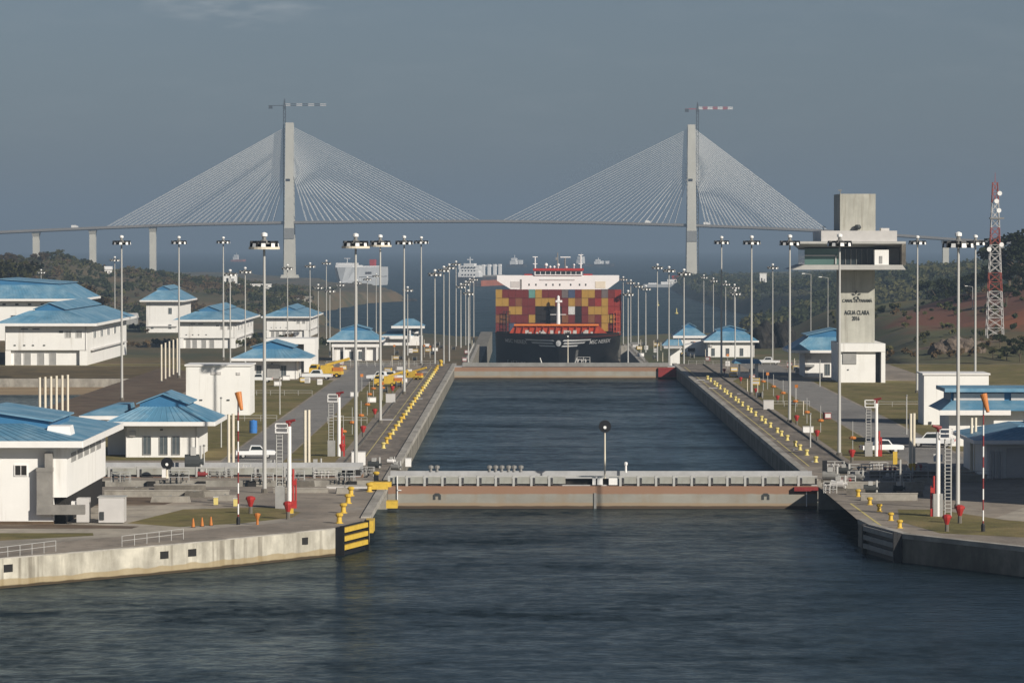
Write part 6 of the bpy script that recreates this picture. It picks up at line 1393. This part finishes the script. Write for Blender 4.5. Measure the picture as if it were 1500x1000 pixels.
for y0, x0, x1, l in ((1000, -60, -27, 'long handrail across the upper quay end on the sunlit side'), (930, 46, 54, 'short handrail by the small shelter on the tower side'), (760, 46.4, 53.6, 'short handrail across the tower side lawn strip'), (690, -34, -27.2, 'short handrail across the sunlit lawn strip')): railing('gate_railing', [(x0, y0), (x1, y0)], l)
railing('gate_railing', [(CL-2, 1330), (CL-2, 1540)], 'handrail along the lower chamber edge on the sunlit side', step=6); railing('gate_railing', [(CRX+2, 1330), (CRX+2, 1540)], 'handrail along the lower chamber edge on the tower side', step=6)
for r in [q for q in bpy.data.objects if q.get('label', '').startswith('handrail along the lower')]: r.location.z = -8.6
# ------------------------------------------------------------------ lattice communications mast
ml_ = P(1457, 500, 1210); zb = HZ(ml_.x, 1210)
r = thing('lattice_mast', 'red and white lattice radio mast on the cut hillside', 'radio mast', (ml_.x, 1210, zb-.3)); zt = ZA(266, 1210); H_ = zt-zb
bands = [(0, .13, 1), (.13, .30, 1), (.30, .42, 0), (.42, .60, 1), (.60, .71, 0), (.71, .87, 1), (.87, 1.0, 0)]
def wd_(t): return lerp(2.5, .75, t)
for a, b, c in bands:
    m1 = MB(); n = max(2, int((b-a)*H_/2.4))
    for sx in (-1, 1):
        for sy in (-1, 1): m1.cyl((sx*wd_(a), sy*wd_(a), a*H_), (sx*wd_(b), sy*wd_(b), b*H_), .12, .10, 5)
    for k in range(n):
        t0, t1 = lerp(a, b, k/n), lerp(a, b, (k+1)/n); w0, w1 = wd_(t0), wd_(t1)
        for (ax, ay), (bx, by) in (((-1, -1), (1, -1)), ((1, -1), (1, 1)), ((1, 1), (-1, 1)), ((-1, 1), (-1, -1))):
            m1.cyl((ax*w0, ay*w0, t0*H_), (bx*w1, by*w1, t1*H_), .07, .07, 4); m1.cyl((bx*w0, by*w0, t0*H_), (ax*w1, ay*w1, t1*H_), .09, .09, 4); m1.cyl((ax*w1, ay*w1, t1*H_), (bx*w1, by*w1, t1*H_), .08, .08, 4)
    m1.build('lattice_section', M['cabinet' if c else 'fred'], r)
for t, x in ((.82, 1.0), (.93, 1.2), (.88, .3), (.6, 1.8), (.57, -1.9)): MB().cyl((x, -1.2, t*H_), (x, -1.7, t*H_), .7, .7, 14).build('dish', M['lens'], r)
MB().box(-1.6, 2.6, -1.6, 1.6, .765*H_, .775*H_).build('platform', M['steeld'], r); MB().cyl((0, 0, H_), (0, 0, H_+3), .1, .04, 5).build('whip', M['red'], r)
# ------------------------------------------------------------------ vegetation
random.seed(11)
def leafmat(n, c, c2):
    m = mat(n, c, .85, .3, .25, c2=c2, lo=.35, hi=.65, detail=3, spec=.2); return m
LF = [leafmat('dark_leaves', (.036, .043, .014), (.016, .022, .008)), leafmat('olive_leaves', (.085, .078, .026), (.04, .042, .014)), leafmat('brown_scrub', (.105, .068, .033), (.05, .036, .016))]
def leaves(mb, c, rx, rz, n, sz):
    for _ in range(n):
        u, w, t = random.uniform(-1, 1), random.uniform(0, 6.283), random.random()**.45
        q = math.sqrt(1-u*u); p = Vector((c[0]+rx*t*q*math.cos(w), c[1]+rx*t*q*math.sin(w), c[2]+rz*t*u))
        a = Vector((random.uniform(-1, 1), random.uniform(-1, 1), random.uniform(-.6, .6))).normalized(); b = a.orthogonal().normalized()
        b = (b+Vector((0, 0, random.uniform(-.5, .9)))).normalized(); k = sz*random.uniform(.6, 1.4)
        mb.add([p-a*k-b*k*.3, p+a*k*.1-b*k, p+a*k+b*k*.2, p+b*k*.9], [(0, 1, 2, 3)])
def inframe(px): return -60 < px < 1560
def woods(name, label, fn, y0, y1, n, mats, hmin, hmax, dens, pxr=(-60, 1560), hill=-15):
    mbs = [MB() for _ in mats]; c = 0; tries = 0
    while c < n and tries < n*30:
        tries += 1
        y = y0+(y1-y0)*random.random()**1.2; px = random.uniform(*pxr); x = XA(px, y); z = fn(x, y)
        if z < hill or z < -26.0: continue
        q = mnoise.noise((x*.012, y*.006, 3.3))
        if q < dens+random.uniform(-.25, .25): continue
        h = random.uniform(hmin, hmax); k = min(len(mats)-1, max(0, int((mnoise.noise((x*.02, y*.008, 9))+.5)*len(mats)+random.uniform(-.7, .7))))
        nn = 3+int(random.random()*3)
        for _ in range(nn):
            r = h*random.uniform(.22, .42)
            leaves(mbs[k], (x+random.uniform(-.4, .4)*h, y+random.uniform(-.4, .4)*h, z+h*random.uniform(.35, .75)), r, r*.75, 11 if y < 3200 else 7, .085*h+.35)
        c += 1
    for k, mb in enumerate(mbs):
        if mb.v: o = mb.build(name, mats[k]); tag(o, label+(' dark green', ' olive green', ' brown')[LF.index(mats[k])] if False else label, 'woods', None, 'stuff')
woods('scrub_woods', 'scrub and low woods covering the hill behind the white houses', HL, 1900, 4600, 2700, LF, 2.0, 5.5, -.14, (-40, 620))
woods('forest', 'dark woods along the far shore behind the control tower', HR, 2250, 5000, 3200, [LF[0], LF[0], LF[1]], 5, 12, -.55, (990, 1540), -23)
woods('scrub', 'bushes and scrub on the cut hillside beside the tower', HR, 1045, 2200, 260, [LF[1], LF[1], LF[0], LF[2]], .9, 2.6, .05, (1200, 1540))
woods('scrub', 'bushes along the foot of the far houses opposite the tower', HL, 1500, 2100, 260, [LF[1], LF[2], LF[0]], 1.5, 4, .05, (-40, 520))
def tree_proto(h, seed, m, spreadf=1.0):
    random.seed(seed); r = thing('broadleaf_tree', 'x', 'tree', (0, 0, 0))
    t = MB(); t.cyl((0, 0, -1), (.2, .1, h*.45), .035*h, .022*h, 8)
    cl = []
    for k in range(7):
        a = 2*math.pi*k/7+random.uniform(-.4, .4); d = h*random.uniform(.18, .36)*spreadf; z = h*random.uniform(.52, .86)
        p = (d*math.cos(a), d*math.sin(a), z); t.cyl((.15, .08, h*random.uniform(.28, .44)), p, .014*h, .006*h, 5); cl.append(p)
    cl.append((0, 0, h*.86))
    t.build('trunk', M['trunk'], r)
    c = MB()
    for p in cl:
        for _ in range(3): leaves(c, (p[0]+random.uniform(-.08, .08)*h, p[1]+random.uniform(-.08, .08)*h, p[2]+random.uniform(-.06, .06)*h), h*random.uniform(.10, .17)*spreadf, h*random.uniform(.07, .12), 75, .028*h)
    c.build('crown', m, r); return r
pro = [tree_proto(16, 1, LF[0], 1.25), tree_proto(12, 2, LF[0], 1.1), tree_proto(9, 3, LF[1], 1.2), tree_proto(8, 4, LF[2], 1.2)]
ph = [16, 12, 9, 8]
random.seed(5)
def plant(k, px, Y, top, label, grp, z=None):
    x = XA(px, Y); z = HZ(x, Y) if z is None else z; h = ZA(top, Y)-z
    s = max(.35, h/ph[k]/1.0); c = copy_tree(pro[k], (x, Y, z-.1), random.uniform(0, 6), label, scale=(s*random.uniform(.9, 1.2), s*random.uniform(.9, 1.2), s)); 
    if grp: c['group'] = grp
    return c
G1 = 'trees on the hilltop at the photo edge'
plant(0, 1494, 1420, 337, 'tall spreading dark tree highest on the hilltop behind the lattice mast', G1)
for k, (px, Y, top) in enumerate(((1478, 1450, 358), (1512, 1400, 352), (1462, 1500, 382), (1440, 1560, 392), (1488, 1390, 385), (1420, 1620, 398), (1450, 1440, 400), (1505, 1340, 398), (1400, 1650, 405), (1474, 1340, 412), (1380, 1700, 408))):
    plant(k % 2, px, Y, top, 'dark tree in the hilltop wood around the lattice mast', G1)
for k, (px, Y, top) in enumerate(((1455, 1050, 512), (1475, 1045, 505), (1495, 1040, 500), (1440, 1070, 525), (1465, 1090, 500), (1485, 1080, 505), (1508, 1060, 490))):
    plant(1 if k % 3 else 2, px, Y, top, 'dark bushy tree at the foot of the hillside behind the white block', 'dark trees behind the white block')
plant(1, 88, 1900, 404, 'dark round tree behind the long hall roof', None, HZ(XA(88, 1900), 1900)); plant(3, 128, 1700, 418, 'brownish tree behind the gable of the nearest two storey house', None)
plant(2, 8, 1800, 380, 'olive tree at the photo edge above the wide hall', None)
for k, (px, Y, top) in enumerate(((70, 2700, 366), (86, 2720, 365), (60, 2680, 369), (98, 2740, 370), (30, 2700, 373), (12, 2650, 370), (124, 2760, 377), (48, 2750, 374))): plant((1, 2, 3)[k % 3], px, Y, top, 'tree on the skyline of the scrub hill opposite the tower', 'skyline trees on the scrub hill')
for r in pro:
    for q in list(r.children_recursive): bpy.data.objects.remove(q)
    bpy.data.objects.remove(r)
def tuft(px, py, w, h, label, m):
    g = G(px, py); random.seed(int(px)); mb = MB()
    for _ in range(14): leaves(mb, (g.x+random.uniform(-w, w), g.y+random.uniform(-.6, .6), h*.4), h*.7, h*.5, 26, .16)
    tag(mb.build('shrub', m), label, 'shrub')
# ------------------------------------------------------------------ rocks and far buildings
def rock(name, label, x, y, z, sx, sy, sz, m, seed, cat='rock'):
    bm = bmesh.new(); bmesh.ops.create_icosphere(bm, subdivisions=4, radius=1)
    for v in bm.verts:
        d = 1+.28*mnoise.noise(v.co*1.6+Vector((seed, 0, 0)))+.13*mnoise.noise(v.co*4+Vector((0, seed, 0))); v.co = Vector((v.co.x*sx*d, v.co.y*sy*d, v.co.z*sz*d))
    me = bpy.data.meshes.new(name); bm.to_mesh(me); bm.free(); me.materials.append(m)
    o = bpy.data.objects.new(name, me); COL.objects.link(o); o.location = (x, y, z); return tag(o, label, cat)
M['darkrock'] = mixover(mat('dark_rock', (.022, .02, .018), .95, .3, .3, bump=.6, bscale=1), (.05, .045, .035), .3, .55, .7)
M['rock'] = mixover(mat('brown_rock', (.17, .13, .10), .95, .3, .3, bump=.6, bscale=1), (.07, .055, .04), .4, .5, .7)
rock('rock_mound', 'dark mound of rock behind the white house by the far gate, tower side', XA(1118, 1500), 1500, -9, 6.5, 9, 9.5, M['darkrock'], 3, 'mound'); rock('rock_mound', 'second dark rock mound nearer the control tower', XA(1147, 1500), 1500, -9.5, 6, 9, 10, M['darkrock'], 8, 'mound')
for k, (px, py, s) in enumerate(((1384, 540, 3.4), (1398, 534, 4.2), (1412, 538, 3.6), (1428, 542, 3.0), (1372, 548, 2.2))):
    x = XA(px, 1075); rock('boulder', ['brown boulder first in the pile behind the white block', 'largest brown boulder in the pile behind the white block', 'brown boulder in the middle of the pile behind the white block', 'brown boulder at the tree end of the pile', 'smallest brown boulder at the tower end of the pile'][k], x, 1075, HZ(x, 1075)+.6, s, s, s*.85, M['rock'], k*3.1)
for k, (px, Y) in enumerate(((572, 3890), (584, 3900), (594, 3905), (604, 3915))):
    rock('boulder', '%s dark boulder off the tip of the shore point opposite the tower' % ORD[k], XA(px, Y), Y, -27.2, 5, 4, 2.2, M['darkrock'], k*2.3+20)
def house(label, px, Y, w, h, d, m, rm, z=None, flat=False, rz=0):
    x = XA(px, Y); z = HZ(x, Y) if z is None else z; r = thing('far_building', label, 'building', (x, Y, z), R(rz))
    MB().box(-w/2, w/2, 0, d, -3, h).build('wall', M[m], r)
    if flat: MB().box(-w/2-.3, w/2+.3, -.3, d+.3, h+.01, h+.5).build('roof', M[rm], r)
    else: MB().slabyz([(-.6, h), (d+.6, h), (d/2, h+w*.02+2.2)], -w/2-.5, w/2+.5).build('roof', M[rm], r)
    MB().box(-w*.3, -w*.12, -.1, -.01, h*.3, h*.75).build('window', M['dark'], r); MB().box(w*.1, w*.3, -.1, -.01, 0, h*.7).build('door', M['grey'], r)
house('long grey roofed shed in the scrub behind the two storey house', 165, 2250, 26, 4, 12, 'grey', 'cabinet'); house('small white house on the scrub hill below the bridge', 337, 2850, 9, 8, 8, 'white', 'trim', None, True)
house('low long white building on the scrub hill near the far masts', 372, 2900, 24, 3.5, 8, 'white', 'trim', None, True); house('low pale wall-like building near the shore below the first pylon', 430, 2700, 24, 2.2, 6, 'conc', 'coping', None, True)
house('tiny white hut below the second bridge pier', 158, 2900, 5, 4, 5, 'white', 'trim'); house('white silo building rising above the far woods beside the tower', 1118, 3600, 6, 15, 7, 'white', 'trim', None, True)
house('red works shed at the foot of the second bridge pylon', 1002, 5200, 30, 7, 12, 'dred', 'red', -24)
house('white works hut beside the red shed at the second pylon', 985, 5150, 12, 5, 8, 'white', 'trim', -26)
# ------------------------------------------------------------------ air
hz = MB().box(-9400, 9400, -60, 30500, -130, 260).build('haze', []) if False else None
me = bpy.data.meshes.new('haze'); b_ = MB().box(-9400, 9400, -60, 30500, -130, 260); me.from_pydata(b_.v, [], b_.f); hz = bpy.data.objects.new('haze', me); COL.objects.link(hz); hz['kind'] = 'stuff'
hmx = bpy.data.materials.new('haze_air'); hmx.use_nodes = True; t = hmx.node_tree; t.nodes.clear()
ou = t.nodes.new('ShaderNodeOutputMaterial'); pv = t.nodes.new('ShaderNodeVolumePrincipled'); pv.inputs['Color'].default_value = (.335, .455, .605, 1); pv.inputs['Density'].default_value = 1.12e-4; pv.inputs['Anisotropy'].default_value = 0.0
t.links.new(pv.outputs[0], ou.inputs['Volume']); me.materials.append(hmx)
